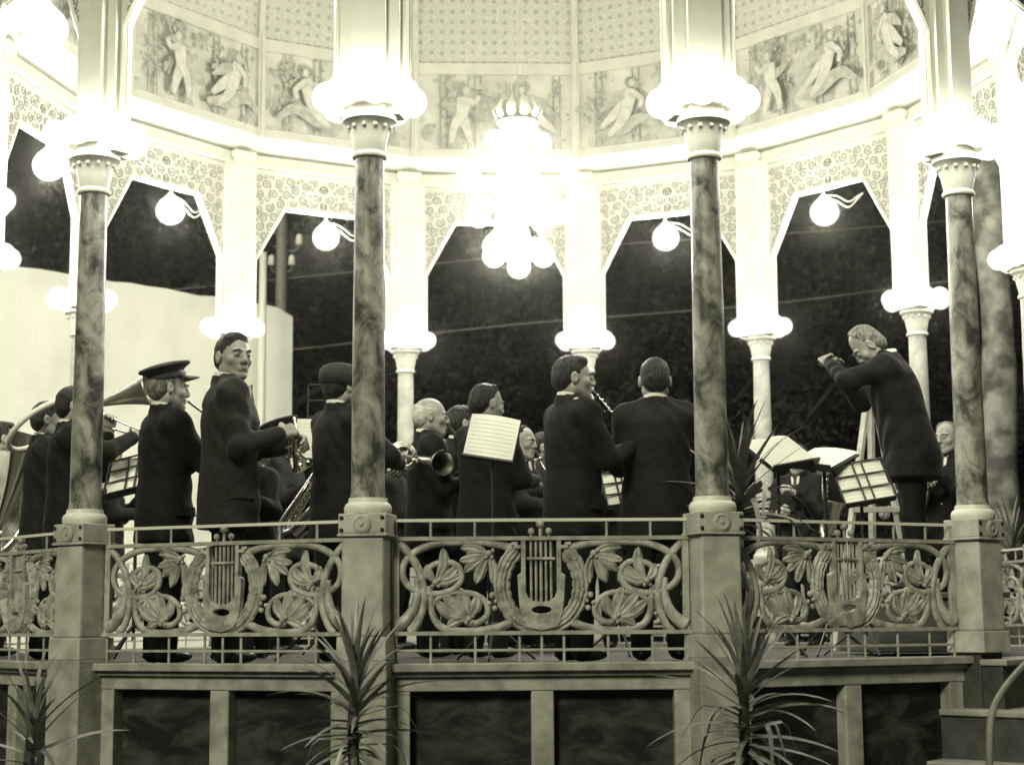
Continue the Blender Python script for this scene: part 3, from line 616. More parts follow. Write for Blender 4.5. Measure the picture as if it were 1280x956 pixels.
# overhead wires
def wire(pts, label, r=.008):
    P = [aty(*p) for p in pts]; mk = MB(); mk.tube([tuple(p) for p in catmull(P, 8)], r, 5); tag(mk.build('overhead_wire', 'cord_grey', smooth=180), label, 'wire')
wire([(150, 455, 9.3), (366, 437, 9.3), (640, 406, 9.3), (950, 381, 9.3), (1180, 352, 9.3), (1500, 310, 9.3)], 'thin overhead wire stretched level behind the columns, lower of two')
wire([(120, 372, 9.8), (540, 330, 9.8), (770, 306, 9.8), (1040, 288, 9.8), (1500, 250, 9.8)], 'thin overhead wire passing just under the arches, upper of two')
# ---- dark trees
def leafcloud(n, cen, rad, size, rr, clumps=26):
    mk = MB(); V = []; F = []
    C = []
    while len(C) < clumps:
        p = rr.normal(size=3); p /= np.linalg.norm(p); p *= rr.uniform(.35, 1)**.6; C.append((p, rr.uniform(.2, .42)))
    k = rr.integers(0, clumps, n); base = np.array([c[0] for c in C])[k]; sp = np.array([c[1] for c in C])[k]
    p = rr.normal(size=(n, 3)); p /= np.linalg.norm(p, axis=1)[:, None]; p *= (rr.uniform(0, 1, n)**.45)[:, None]
    P = (base+p*sp[:, None])*np.array(rad)+np.array(cen)
    u = rr.normal(size=(n, 3)); u /= np.linalg.norm(u, axis=1)[:, None]; v = np.cross(u, rr.normal(size=(n, 3))); v /= np.linalg.norm(v, axis=1)[:, None]
    s_ = size*rr.uniform(.6, 1.3, n)[:, None]; A = P-u*s_; B = P+v*s_*.45; Cc = P+u*s_; Dd = P-v*s_*.45
    VV = np.stack([A, B, Cc, Dd], 1).reshape(-1, 3); FF = np.arange(4*n).reshape(-1, 4); return VV, FF
def tree(x, y, h, cr, label, n=5200, fm='foliage', tr=.22, size=.068):
    rr = np.random.default_rng(int(abs(x*37+y*91))+3); t = thing('tree', label, 'tree', (x, y, 0), 0, 'trees behind the bandstand')
    mk = MB(); hh = h*.62; mk.tube([(0, 0, 0), (.05, .03, hh*.3), (-.06, 0, hh*.6), (.1, 0, hh)], [tr*1.25, tr, tr*.8, tr*.4], 10)
    for k in range(7):
        a = rr.uniform(0, 6.28); z0_ = hh*rr.uniform(.45, .95); L = cr*rr.uniform(.5, .9); mk.tube([(0, 0, z0_), (math.cos(a)*L*.5, math.sin(a)*L*.5, z0_+L*.35), (math.cos(a)*L, math.sin(a)*L, z0_+L*.9)], [tr*.42, tr*.25, tr*.08], 7)
    mk.build('trunk', 'bark', t, 60)
    np_leaf('crown', leafcloud(n, (0, 0, h-cr*.95), (cr, cr, cr*1.05), size, rr), fm, t)
def np_leaf(name, vf, m_, parent):
    me = bpy.data.meshes.new(name); me.from_pydata(vf[0].tolist(), [], vf[1].tolist()); me.materials.append(MATS[m_]); return link(name, me, parent)
TREES = [(-7.8, 15.5, 8.5, 3.3, 'dark tree rising behind the white plaster wall', 0), (-3.4, 13.0, 8.6, 3.2, 'dark leafy tree beside the telegraph pole', 1), (-.6, 14.5, 8.2, 3.2, 'dark leafy tree behind the chandelier', 0),
         (2.6, 13.2, 8.8, 3.2, 'dark leafy tree behind the man in the plain dark suit', 1), (5.4, 14.6, 8.4, 3.2, 'dark leafy tree behind the conductor', 0), (8.8, 13.6, 8.8, 3.3, 'dark leafy tree behind the mottled plane trunk', 1), (-12.5, 15, 9, 3.6, 'dark tree far along the plaster wall', 0), (12.2, 15.5, 9, 3.6, 'dark tree far beyond the entrance steps', 0)]
for x, y, h, cr, lab, k in TREES: tree(x, y, h, cr, lab, 30000, 'foliage_pale' if k else 'foliage')
rr2 = np.random.default_rng(11)
for j in range(7):
    x = -9+3.1*j; y = 12+rr2.uniform(-.8, 1.2); t = thing('hedge_shrub', 'tall dark shrub of the hedge row behind the bandstand', 'shrub', (x, y, 0), 0, 'hedge shrubs behind the bandstand')
    np_leaf('foliage', leafcloud(14000, (0, 0, 1.75), (1.9, 1.1, 1.9), .055, rr2, 22), 'foliage', t); mk = MB(); mk.tube([(0, 0, 0), (.1, 0, 1.6)], [.09, .04], 7); mk.build('stem', 'bark', t, 60)
# mottled plane tree trunk on the right
pt = aty(1246, 450, 5.6)
t = thing('plane_tree', 'thick mottled plane tree trunk just outside the bandstand beyond the entrance', 'tree', (pt[0], pt[1], 0))
mk = MB(); hs = np.linspace(0, 7.5, 26); rr = random.Random(9)
mk.tube([(.02*math.sin(h*1.7), .02*math.cos(h*2.1), h) for h in hs], [(.235-.012*h+.10*math.exp(-h*1.6)+rr.uniform(-.012, .012)) for h in hs], 18)
for k in range(6):
    a = k*1.05; mk.tube([(0, 0, 5.2+.3*k), (math.cos(a)*.8, math.sin(a)*.8, 6.4+.3*k), (math.cos(a)*1.7, math.sin(a)*1.7, 7.6+.2*k)], [.10, .07, .03], 8)
mk.build('trunk', 'plane_bark', t, 60); np_leaf('crown', leafcloud(9000, (0, 0, 8.6), (2.6, 2.6, 1.6), .085, rr2), 'foliage', t)
# ---- yuccas
LEAFS = []
for v in range(5):
    mk = MB(); rr = random.Random(v); L = 1.; droop = (.15, .35, .6, .95, .25)[v]; N = 8; V = []; F = []
    for k in range(N+1):
        t_ = k/N; wd = .034*(1-t_)**.6*(1 if t_ > .12 else .7+2.5*t_)+.0015; x = L*(t_-.12*droop*t_**3); zz = -droop*.75*t_**2.2
        fold = .35*wd
        V += [(x, -wd, zz+fold), (x, 0, zz), (x, wd, zz+fold)]
    for k in range(N): o = 3*k; F += [(o, o+1, o+4, o+3), (o+1, o+2, o+5, o+4)]
    if v == 4:      # a leaf snapped halfway
        V = [(p[0] if p[0] < .55 else .55+(p[0]-.55)*.25, p[1], p[2] if p[0] < .55 else p[2]-(p[0]-.55)*.95) for p in V]
    mk.add(V, F); LEAFS.append(mk.mesh('leaf', 'yucca_leaf', 180))
def yucca(loc, h, n, L, label, seed, spread=1., low=.2, pot=False):
    rr = random.Random(seed); t = thing('yucca', label, 'plant', loc, rr.uniform(0, 6), 'yuccas round the bandstand')
    mk = MB(); mk.tube([(0, 0, 0), (.015, .01, h*.4), (-.01, .01, h*.8), (0, 0, h)], [.03, .026, .026, .02], 9); mk.build('stem', 'yucca_stem', t, 60)
    if pot:
        mk = MB(); mk.lathe([(.001, 0), (.09, 0), (.13, .2), (.145, .2), (.145, .24), (.125, .24), (.12, .21), (.001, .21)], 20, cap=False); mk.build('pot', 'clay', t, 40)
    for k in range(n):
        f = k/n; el = 82-102*spread*(f**.95)+rr.uniform(-9, 9); az = k*2.39996+rr.uniform(-.3, .3)
        me = LEAFS[rr.choice((0, 0, 1) if el > 35 else (1, 2, 2, 4) if el > -5 else (2, 3, 3, 4))]
        o = link('leaf', me, t); s_ = L*rr.uniform(.75, 1.1)*(.8+.2*math.sin(PI*f)); o.scale = (s_, s_*1.05+.12, s_)
        o.rotation_euler = (rr.uniform(-.5, .5), -R_(el), az); o.location = (0, 0, h-f*h*low)
    return t
def onray(px, py, y): p = aty(px, py, y); return (p[0], p[1])
x, y = onray(445, 850, -5.0); yucca((x, y, 0), 1.30, 72, .42, 'dark yucca growing on a thin stem in front of the pedestal beside the round-hatted man', 1, 1., .32)
x, y = onray(930, 850, -5.0); yucca((x, y, 0), 1.28, 74, .44, 'dark yucca growing on a thin stem in front of the pedestal beside the indoor yucca', 2, 1., .32)
x, y = onray(42, 880, -4.75); yucca((x, y, 0), 1.10, 40, .44, 'ragged yucca with snapped pale leaves in front of the base, below the helicon player', 3, 1.1, .4)
x, y = onray(926, 640, -3.3); yucca((x, y, z(.03)), 1.02, 60, .56, 'tall yucca standing on the stage just behind the railing, beside the white scores', 4, 1.02, .3, True)
x, y = onray(1262, 640, 2.1); yucca((x, y, z(.03)), .85, 40, .58, 'yucca on the stage beyond the entrance, before the mottled trunk', 5, 1., .3, True)
# bent pipe handrail of the steps
ca, sa = math.cos(BROT[ENTRY]), math.sin(BROT[ENTRY])
hr = thing('handrail', 'bent grey pipe handrail rising beside the entrance steps', 'handrail', (0, 0, 0))
hp = [aty(1237, 1010, -5.6), aty(1237, 960, -5.6), aty(1238, 905, -5.6), aty(1246, 876, -5.55), aty(1265, 848, -5.4), aty(1290, 822, -5.2), aty(1345, 770, -4.75)]
hp = [np.array([hp[0][0], hp[0][1], 0.])]+hp
mk = MB(); mk.tube([tuple(p) for p in catmull(hp, 6)], .015, 10); e_ = hp[-1]; mk.tube([tuple(e_), (e_[0]+.02, e_[1]+.02, .2)], .018, 10); mk.build('pipe', 'grey_iron', hr, 180)
mk = MB(); mk.lathe([(.045, 0), (.045, .01), (.025, .015)], 14, (hp[0][0], hp[0][1], 0)); mk.build('foot_plate', 'grey_iron', hr, 50)
# ================================================================== PEOPLE
def unit(v): v = np.array(v, float); return v/(np.linalg.norm(v)+1e-9)
def ik(S, W, l1, l2, pole):
    S, W = np.array(S, float), np.array(W, float); d = W-S; L = np.linalg.norm(d)
    if L > (l1+l2)*.985: W = S+d/L*(l1+l2)*.985; d = W-S; L = np.linalg.norm(d)
    u = d/L; a = (l1*l1-l2*l2+L*L)/(2*L); hh = math.sqrt(max(l1*l1-a*a, 1e-6)); p = np.array(pole, float); p = unit(p-u*(p@u)); return S+u*a+p*hh, W
def hand_prims(W, d, nrm, side, curl, s):
    d = unit(d); nrm = unit(np.array(nrm, float)-d*(np.array(nrm, float)@d)); l = np.cross(d, nrm)*side   # l points to the thumb side
    P = [cap(W-d*.05*s, W+d*.01*s, .026*s, .024*s), cap(W+d*.02*s-l*.018*s, W+d*.075*s-l*.026*s, .019*s, .015*s), cap(W+d*.02*s+l*.014*s, W+d*.078*s+l*.022*s, .021*s, .016*s), cap(W+d*.03*s, W+d*.08*s, .018*s, .015*s)]
    for j, (off, ln) in enumerate(((.029, .92), (.010, 1.), (-.010, .95), (-.028, .75))):
        b = W+d*.082*s+l*off*s; c = curl*(.85+.1*j); a1 = c; a2 = c*2.1
        m1 = b+(d*math.cos(a1)+nrm*math.sin(a1)+l*off*1.2)*.042*s*ln; m2 = m1+(d*math.cos(a2)+nrm*math.sin(a2))*.036*s*ln; m3 = m2+(d*math.cos(a2*1.25)+nrm*math.sin(a2*1.25))*.016*s*ln
        P += [cap(b, m1, .0105*s, .0095*s, k=.006), cap(m1, m2, .0095*s, .0085*s, k=.006), cap(m2, m3, .0085*s, .0075*s, k=.006)]
    t0 = W+d*.025*s+l*.026*s; t1 = t0+unit(d*.6+l*.75+nrm*.3)*.045*s; t2 = t1+unit(d*.9+l*.1+nrm*.7*min(1, curl+.3))*.036*s
    P += [cap(t0, t1, .014*s, .0115*s, k=.01), cap(t1, t2, .0115*s, .009*s, k=.006)]; return P
def head_prims(c, Rm, s, jaw=1.):
    T = lambda p: c+Rm@(np.array(p, float)*s)
    def E_(p, r, op=1, k=.014): return ell(T(p), np.array(r)*s, op, k, Rm)
    def C_(a, b, ra, rb=None, op=1, k=.012): return cap(T(a), T(b), ra*s, (ra if rb is None else rb)*s, op, k)
    P = [E_((0, -.014, .036), (.075, .097, .083)), E_((0, .024, -.022), (.062, .070, .085), k=.03), C_((-.045, -.005, -.055), (-.016, .066, -.094), .026, .018, k=.03), C_((.045, -.005, -.055), (.016, .066, -.094), .026, .018, k=.03), E_((0, .073, -.097), (.023, .020, .018), k=.02)]
    for x in (-1, 1): P += [E_((x*.045, .056, -.022), (.020, .022, .020), k=.02), E_((x*.031, .101, .004), (.021, .013, .012), -1, .010), E_((x*.031, .082, .004), (.0135, .0125, .011), k=.003), C_((x*.012, .090, .023), (x*.046, .078, .026), .0085, .006, k=.012),
                          E_((x*.080, -.010, -.004), (.012, .020, .033), k=.006, ), E_((x*.091, -.004, .0), (.007, .010, .018), -1, .004)]
    P += [C_((0, .090, .018), (0, .107, -.024), .0095, .0130, k=.014), C_((-.013, .098, -.031), (.013, .098, -.031), .0095, k=.008), C_((-.021, .087, -.056), (.021, .087, -.056), .0085, k=.006), C_((-.018, .087, -.068), (.018, .087, -.068), .0090, k=.006), C_((-.020, .099, -.0635), (0, .102, -.0615), .004, op=-1, k=.004), C_((.020, .099, -.0635), (0, .102, -.0615), .004, op=-1, k=.004)]
    return P, T
def person(label, loc, h, face, head=(0, 0, 0), wr=None, wl=None, hat=None, hair='hair_dark', bald=0., suit='suit_black', lean=0., curl=(.75, .75), hd=(None, None), hn=(None, None), pole=(None, None), zb=.03, group=None, extras=(), drop=0., girth=1.):
    t = thing('person', label, 'person', (loc[0], loc[1], z(zb)), R_(face), group); s = h/1.75
    shw, shz = .105*h, .797*h
    arms = []
    for sgn, W, dflt in ((1, wr, (.25, .05, .86)), (-1, wl, (-.25, .05, .86))):
        W = np.array(dflt if W is None else W, float)*(s if W is None else 1); S = np.array([sgn*shw, 0, shz]); pl = pole[0 if sgn > 0 else 1] or (sgn*.42, -.3, -1)
        El, W = ik(S, W, .168*h, .150*h, pl); arms.append((sgn, S, El, W))
    # --- body
    neck = np.array([0, -.012*s, .835*h]); sb = s; s = s*1.09; hc = np.array([0, .014*s+drop*1.1, h-.128*s-drop])
    Rm = rotm(R_(head[0]), R_(head[1]), R_(head[2])); hp_, T = head_prims(hc, Rm, s)
    parts = [sdf_mesh(hp_+[cap(hc+np.array([0, -.022, -.06])*s, neck+np.array([0, 0, -.03*s]), .047*s, .056*s, k=.02), cap(T((0, .035, -.088)), neck, .02*s, .045*s, k=.02)], .0058, .014)]
    fig = [loft([(.47*h, .085*h, .055*h, 0), (.53*h, .092*h, .062*h, 0), (.62*h, .080*h, .055*h, 0), (.74*h, .092*h, .062*h, 0), (.80*h, .07*h, .05*h, 0), (.83*h, .036*h, .034*h, -.006*h)])]
    for sgn, S, El, W in arms: fig += [cap(S, El, .030*h, .024*h), cap(El, W, .024*h, .0155*h)]
    for sgn in (-1, 1): fig += [cap((sgn*.05*h, 0, .49*h), (sgn*.055*h, .01, .27*h), .046*h, .032*h), cap((sgn*.055*h, .01, .27*h), (sgn*.06*h, -.01, .05*h), .030*h, .022*h)]
    parts.append(sdf_mesh(fig, .019, .03))
    for i, (sgn, S, El, W) in enumerate(arms):
        d = hd[i] if hd[i] is not None else W-El; nn = hn[i] if hn[i] is not None else (-sgn*.8, 0, -.5)
        parts.append(sdf_mesh(hand_prims(W, d, nn, sgn if hn[i] is None else sgn, curl[i], s), .0052, .008))
    def shear(V): V = V.copy(); m_ = V[:, 2] > .5*h; V[m_, 1] += lean*(V[m_, 2]-.5*h); return V
    parts = [(shear(V), F) for V, F in parts]; np_obj('body', parts, 'skin', t)
    SH = lambda p: tuple(np.array(p, float)+np.array([0, lean*max(0, p[2]-.5*h), 0]))
    # --- jacket
    J = [loft([(.40*h, .126*h, .094*h, 0), (.47*h, .123*h, .094*h, 0), (.53*h, .119*h, .092*h, 0), (.62*h, .109*h, .084*h, 0), (.72*h, .117*h, .089*h, .002*h), (.775*h, .112*h, .080*h, -.004*h), (.81*h, .088*h, .066*h, -.006*h), (.838*h, .054*h, .050*h, -.008*h), (.858*h, .040*h, .042*h, -.008*h)])]
    for sgn, S, El, W in arms:
        J += [cap((sgn*.030*h, -.006*h, .840*h), (sgn*.094*h, -.002*h, .808*h), .026*h, .031*h, k=.05)]
        u = unit(W-El); J += [ell(S+np.array([-sgn*.006*h, 0, -.004*h]), (.034*h, .036*h, .030*h), k=.07), cap(S+np.array([-sgn*.008*h, 0, 0]), El, .038*h, .0345*h, k=.06), cap(El, El+(W-El)*.93, .0345*h, .026*h, k=.03)]
    J += [ell((0, .055*h, .845*h), (.018*h, .05*h, .055*h), -1, .01)]
    if girth != 1: J[0][1][:, 1:3] *= girth
    V, F = sdf_mesh(J, .0115, .03, noise=.0028, nfreq=30/s, folds=.0060); np_obj('jacket', [(shear(V), F)], suit, t)
    Tr = [loft([(.44*h, .094*h, .066*h, 0), (.53*h, .094*h, .066*h, 0)])]
    for sgn in (-1, 1): Tr += [cap((sgn*.05*h, 0, .46*h), (sgn*.055*h, .01, .27*h), .054*h, .042*h), cap((sgn*.055*h, .01, .27*h), (sgn*.06*h, -.01, .035*h), .041*h, .036*h)]
    np_obj('trousers', [sdf_mesh(Tr, .02, .02, noise=.004, nfreq=22)], 'trouser', t)
    for sgn in (-1, 1):
        mk = MB(); mk.ball((sgn*.062*h, .035*s, .035*s), .05*s, 12, 8, sc=(.8, 2.1, .65)); mk.build('shoe', 'shoe', t, 180)
    # --- shirt collar
    mk = MB(); pr = []; n = 22; V = []; F = []
    for (r, zz) in ((.0585, .838*h), (.0600, .838*h+.048*s), (.0645, .838*h+.046*s), (.0655, .838*h)):
        for k in range(n): a = 2*PI*k/n; V.append(SH((r*s*math.cos(a), (r*s*math.sin(a)*1.02-.014*s), zz-.012*s*math.sin(a))))
    for i in range(3):
        for k in range(n): F.append((i*n+k, i*n+(k+1) % n, (i+1)*n+(k+1) % n, (i+1)*n+k))
    mk.add(V, F); mk.build('shirt_collar', 'shirt_white', t, 60)
    jc = MB(); V = []; F = []
    for (r, zz) in ((.066, .838*h-.02*s), (.0665, .838*h+.022*s), (.073, .838*h+.020*s), (.082, .838*h-.02*s)):
        for k in range(n): a = 2*PI*k/n; V.append(SH((r*s*math.cos(a), (r*s*math.sin(a)*1.0-.016*s), zz-.020*s*math.sin(a))))
    for i in range(3):
        for k in range(n): F.append((i*n+k, i*n+(k+1) % n, (i+1)*n+(k+1) % n, (i+1)*n+k))
    jc.add(V, F); jc.build('jacket_collar', suit, t, 50)
    for sgn in (-1, 1):
        pf = MB(); V = []
        for dz, oo in ((0, .004), (-.05, .010)):
            for k in range(6):
                a = R_(-8+11*k); V.append((sgn*(.1205*h+oo)*math.cos(a), (.0935*h+oo)*math.sin(a)+.01, .515*h+dz*s))
        pf.add(V, [(k, k+1, k+7, k+6) for k in range(5)]); o_ = pf.build('pocket_flap', suit, t); sm = o_.modifiers.new('thickness', 'SOLIDIFY'); sm.thickness = .004
    sf = MB(); sf.plate([[(-.035*s, .835*h), (.035*s, .835*h), (.012*s, .70*h), (-.012*s, .70*h)]], .058*h, .064*h); sf.v = [SH((a, b+(.012*h if c < .75*h else -.004*h), c)) for a, b, c in sf.v]; sf.build('shirt_front', 'shirt_white', t)
    tie = MB(); tie.plate([[(-.016*s, .838*h), (.016*s, .838*h), (.010*s, .815*h), (.022*s, .72*h), (0, .70*h), (-.022*s, .72*h), (-.010*s, .815*h)]], .066*h, .070*h); tie.v = [SH((a, b+(.014*h if c < .75*h else -.004*h), c)) for a, b, c in tie.v]; tie.build('tie', 'tie_dark', t)
    for i, (sgn, S, El, W) in enumerate(arms):
        u = unit(W-El); mk = MB(); mk.tube([SH(El+(W-El)*.90), SH(El+(W-El)*.97)], .0215*h, 12); mk.build('shirt_cuff', 'shirt_white', t, 60)
    # --- hair, eyes, brows
    if hair:
        HP = [ell(T((0, -.020, .040)), np.array((.079, .097, .087))*s, rot=Rm), ell(T((0, -.06, -.01)), np.array((.068, .058, .06))*s, k=.03, rot=Rm)]
        if bald < .3: HP += [ell(T((.01, .030, .092)), np.array((.062, .05, .030))*s, k=.025, rot=Rm)]
        Ri = Rm.T
        def cut(X, Y, Z_):
            x = (Ri[0, 0]*(X-hc[0])+Ri[0, 1]*(Y-hc[1])+Ri[0, 2]*(Z_-hc[2]))/s; y = (Ri[1, 0]*(X-hc[0])+Ri[1, 1]*(Y-hc[1])+Ri[1, 2]*(Z_-hc[2]))/s; zz = (Ri[2, 0]*(X-hc[0])+Ri[2, 1]*(Y-hc[1])+Ri[2, 2]*(Z_-hc[2]))/s
            wob = .004*np.sin(x*90)+.003*np.sin(zz*120)
            front = y-(.064+.55*(zz-.068))*(zz > .02)-(zz <= .02)*(.018+.35*(zz-.0))+wob      # hairline: back of this surface is hair
            front = np.where(zz > .085, y-.069, front)
            if bald < .3: front = front+bald*.22
            low = -(zz+.062)-.15*np.abs(x)+wob
            ear = .020-np.sqrt((y+.004)**2+(zz+.006)**2)
            ear = np.where(np.abs(x) > .06, ear, -.1)
            c_ = np.maximum(np.maximum(front, low), ear)*s
            if bald >= .3: c_ = np.maximum(c_, (zz-(.10-.085*bald)-.35*np.maximum(0, -y-.03))*s)
            return c_
        VF = sdf_mesh(HP, .0062, .02, noise=.0026, nfreq=70, cut=cut)
        if len(VF[0]): np_obj('hair', [(shear(VF[0]), VF[1])], hair, t)
    for x in (-1, 1):
        mk = MB(); mk.ball(SH(T((x*.031, .0925, .0045))), .0052*s, 8, 6); mk.build('eye', 'eye_dark', t, 180)
        mk = MB(); mk.tube([SH(T((x*.013, .101, .022))), SH(T((x*.030, .0985, .029))), SH(T((x*.049, .083, .023)))], [.0035*s, .0045*s, .002*s], 6, flat=.8); mk.build('eyebrow', hair if hair and hair != 'hair_white' else 'hair_grey', t, 180)
    mk = MB(); mk.tube([SH(T((-.019, .0915, -.0640))), SH(T((0, .0975, -.0615))), SH(T((.019, .0915, -.0640)))], [.002*s, .0052*s, .002*s], 6, flat=.8); mk.build('lips', 'lip', t, 180)
    # --- headgear
    def hatmesh(prof, n, name, mt, parent, tilt=(0, 0), at=(0, -.012, .05), sc=(1, 1.2)):
        q_ = MB(); q_.lathe(prof, n); Rt = Rm @ rotm(0, R_(tilt[0]), R_(tilt[1]))
        q_.v = [SH(T((0, 0, 0))+Rm@(np.array(at)*s)+Rt@(np.array([p[0]*sc[0], p[1]*sc[1], p[2]])*s)) for p in q_.v]; return q_.build(name, mt, parent, 40)
    if hat == 'peaked':
        c_ = hatmesh([(.084, 0), (.085, .035), (.088, .042), (.118, .062), (.122, .070), (.115, .080), (.06, .092), (.001, .094)], 28, 'peaked_cap', 'cap_cloth', t, (17, 0))
        hatmesh([(.0855, .004), (.0865, .008), (.0865, .026), (.0855, .03)], 28, 'cap_band', 'tie_dark', c_, (17, 0))
        vz = MB(); V = []; n = 12
        for r, dz in ((.086, 0), (.148, -.022), (.148, -.027), (.086, -.005)):
            for k in range(n+1): a = R_(28+124*k/n); V.append((r*(.93 if r < .1 else .78)*math.cos(a), .012+r*math.sin(a)*1.12, dz))
        vz.add(V, [(i*(n+1)+k, i*(n+1)+k+1, ((i+1) % 4)*(n+1)+k+1, ((i+1) % 4)*(n+1)+k) for i in range(4) for k in range(n)])
        Rt_ = Rm @ rotm(0, R_(17), 0); vz.v = [SH(T((0, -.012, .052))+Rt_@(np.array(p)*s)) for p in vz.v]; vz.build('visor', 'ebony', c_, 40)
        bd = MB(); bd.ball(SH(T((0, -.012, .05))+Rt_@(np.array((0, .104, .020))*s)), .011*s, 8, 6); bd.build('cap_badge', 'gilt', c_, 180)
    if hat == 'round':
        hatmesh([(.092, -.012), (.101, .0), (.106, .03), (.102, .062), (.088, .088), (.062, .104), (.03, .112), (.001, .113)], 28, 'round_cap', 'cap_cloth', t, (-4, 0), (0, -.016, .02), (1.05, 1.2))
    for ex in extras:
        if ex == 'epaulettes':
            for sgn in (-1, 1):
                mk = MB(); S = np.array([sgn*.083*h, 0, .833*h]); mk.box((0, 0, 0), (.105*s, .052*s, .007)); mk.v = [SH(np.array([sgn*.080*h+p[0], p[1]-.004, .836*h+p[2]-abs(p[0]+sgn*.02)*.0-(p[0]*sgn)*.32])) for p in mk.v]; mk.build('epaulette', 'uniform', t, bevel=.002)
                mk = MB(); mk.ball(SH((sgn*.058*h, 0, .846*h)), .007*s, 8, 6); mk.build('button', 'gilt', t, 180)
        if ex == 'stripe':
            for sgn in (1,):
                mk = MB(); mk.tube([SH((.080*h, -.034*h, .842*h)), SH((.092*h, .0, .848*h)), SH((.092*h, .03*h, .838*h))], .011*s, 6, flat=.5); mk.build('shoulder_cord', 'shirt_white', t, 180)
        if ex == 'buttons':
            for k in range(4): mk = MB(); mk.ball(SH((0, .0795*h if k else .074*h, (.74-.055*k)*h)), .009*s, 8, 6); mk.build('button', 'gilt', t, 180)
        if ex == 'lapels':
            pass
    return t, SH, T
def spot(px, py, h, zb=.03): p = atz(px, py, h+zb); return (p[0], p[1])
# world -> a person's own frame
def local(p, loc, face, zb=.03):
    a = -R_(face); x, y = p[0]-loc[0], p[1]-loc[1]; return np.array([x*math.cos(a)-y*math.sin(a), x*math.sin(a)+y*math.cos(a), p[2]-z(zb)])
def instrument(name, label, cat, loc, face, zb=.03): return thing(name, label, cat, (loc[0], loc[1], z(zb)), R_(face))
def bell(pts, r0, r1, mb, n=20, power=2.6, thick=.004):     # flaring horn along a path
    P = catmull(pts, 8); N = len(P); rad = [r0+(r1-r0)*(i/(N-1))**power for i in range(N)]; mb.tube([tuple(p) for p in P], rad, n, caps=False)
    d = unit(P[-1]-P[-2]); mb.tube([tuple(P[-1]-d*.004), tuple(P[-1]+d*.004)], r1+.003, n, caps=False)
    mb.tube([tuple(p) for p in P[::-1]], [max(r-thick, .004) for r in rad[::-1]], n, caps=False); return mb
def clarinet(loc, face, a, b, label, name='clarinet', zb=.03):      # a mouth, b bell, in the player's frame
    t = instrument(name, label, name, loc, face, zb); a, b = np.array(a, float), np.array(b, float); d = unit(b-a); L = np.linalg.norm(b-a)
    m = MB(); m.tube([tuple(a+d*L*f) for f in (.12, .5, .88)], [.0135, .014, .0155], 12); m.build('tube', 'ebony', t, 60)
    m = MB(); m.tube([tuple(a+d*L*f) for f in (0, .06, .13)], [.006, .010, .0125], 10); m.build('mouthpiece', 'ebony', t, 60)
    m = MB(); bell([a+d*L*.86, a+d*L*.93, a+d*L], .0155, .034, m, 16, 2); m.build('bell', 'ebony', t, 60)
    for f in (.13, .34, .6, .86): m = MB(); m.tube([tuple(a+d*L*(f-.008)), tuple(a+d*L*(f+.008))], .0175, 12); m.build('ring', 'nickel', t, 60)
    sd_ = unit(np.cross(d, (0, 0, 1)));
    for f in (.22, .28, .4, .46, .52, .68, .74, .8):
        c = a+d*L*f; m = MB(); m.ball(tuple(c+np.cross(sd_, d)*.016), .008, 7, 5, sc=(1, 1, 1)); m.tube([tuple(c+sd_*.017-d*.03), tuple(c+sd_*.019+d*.03)], .003, 5); m.build('key', 'nickel', t, 60)
    return t
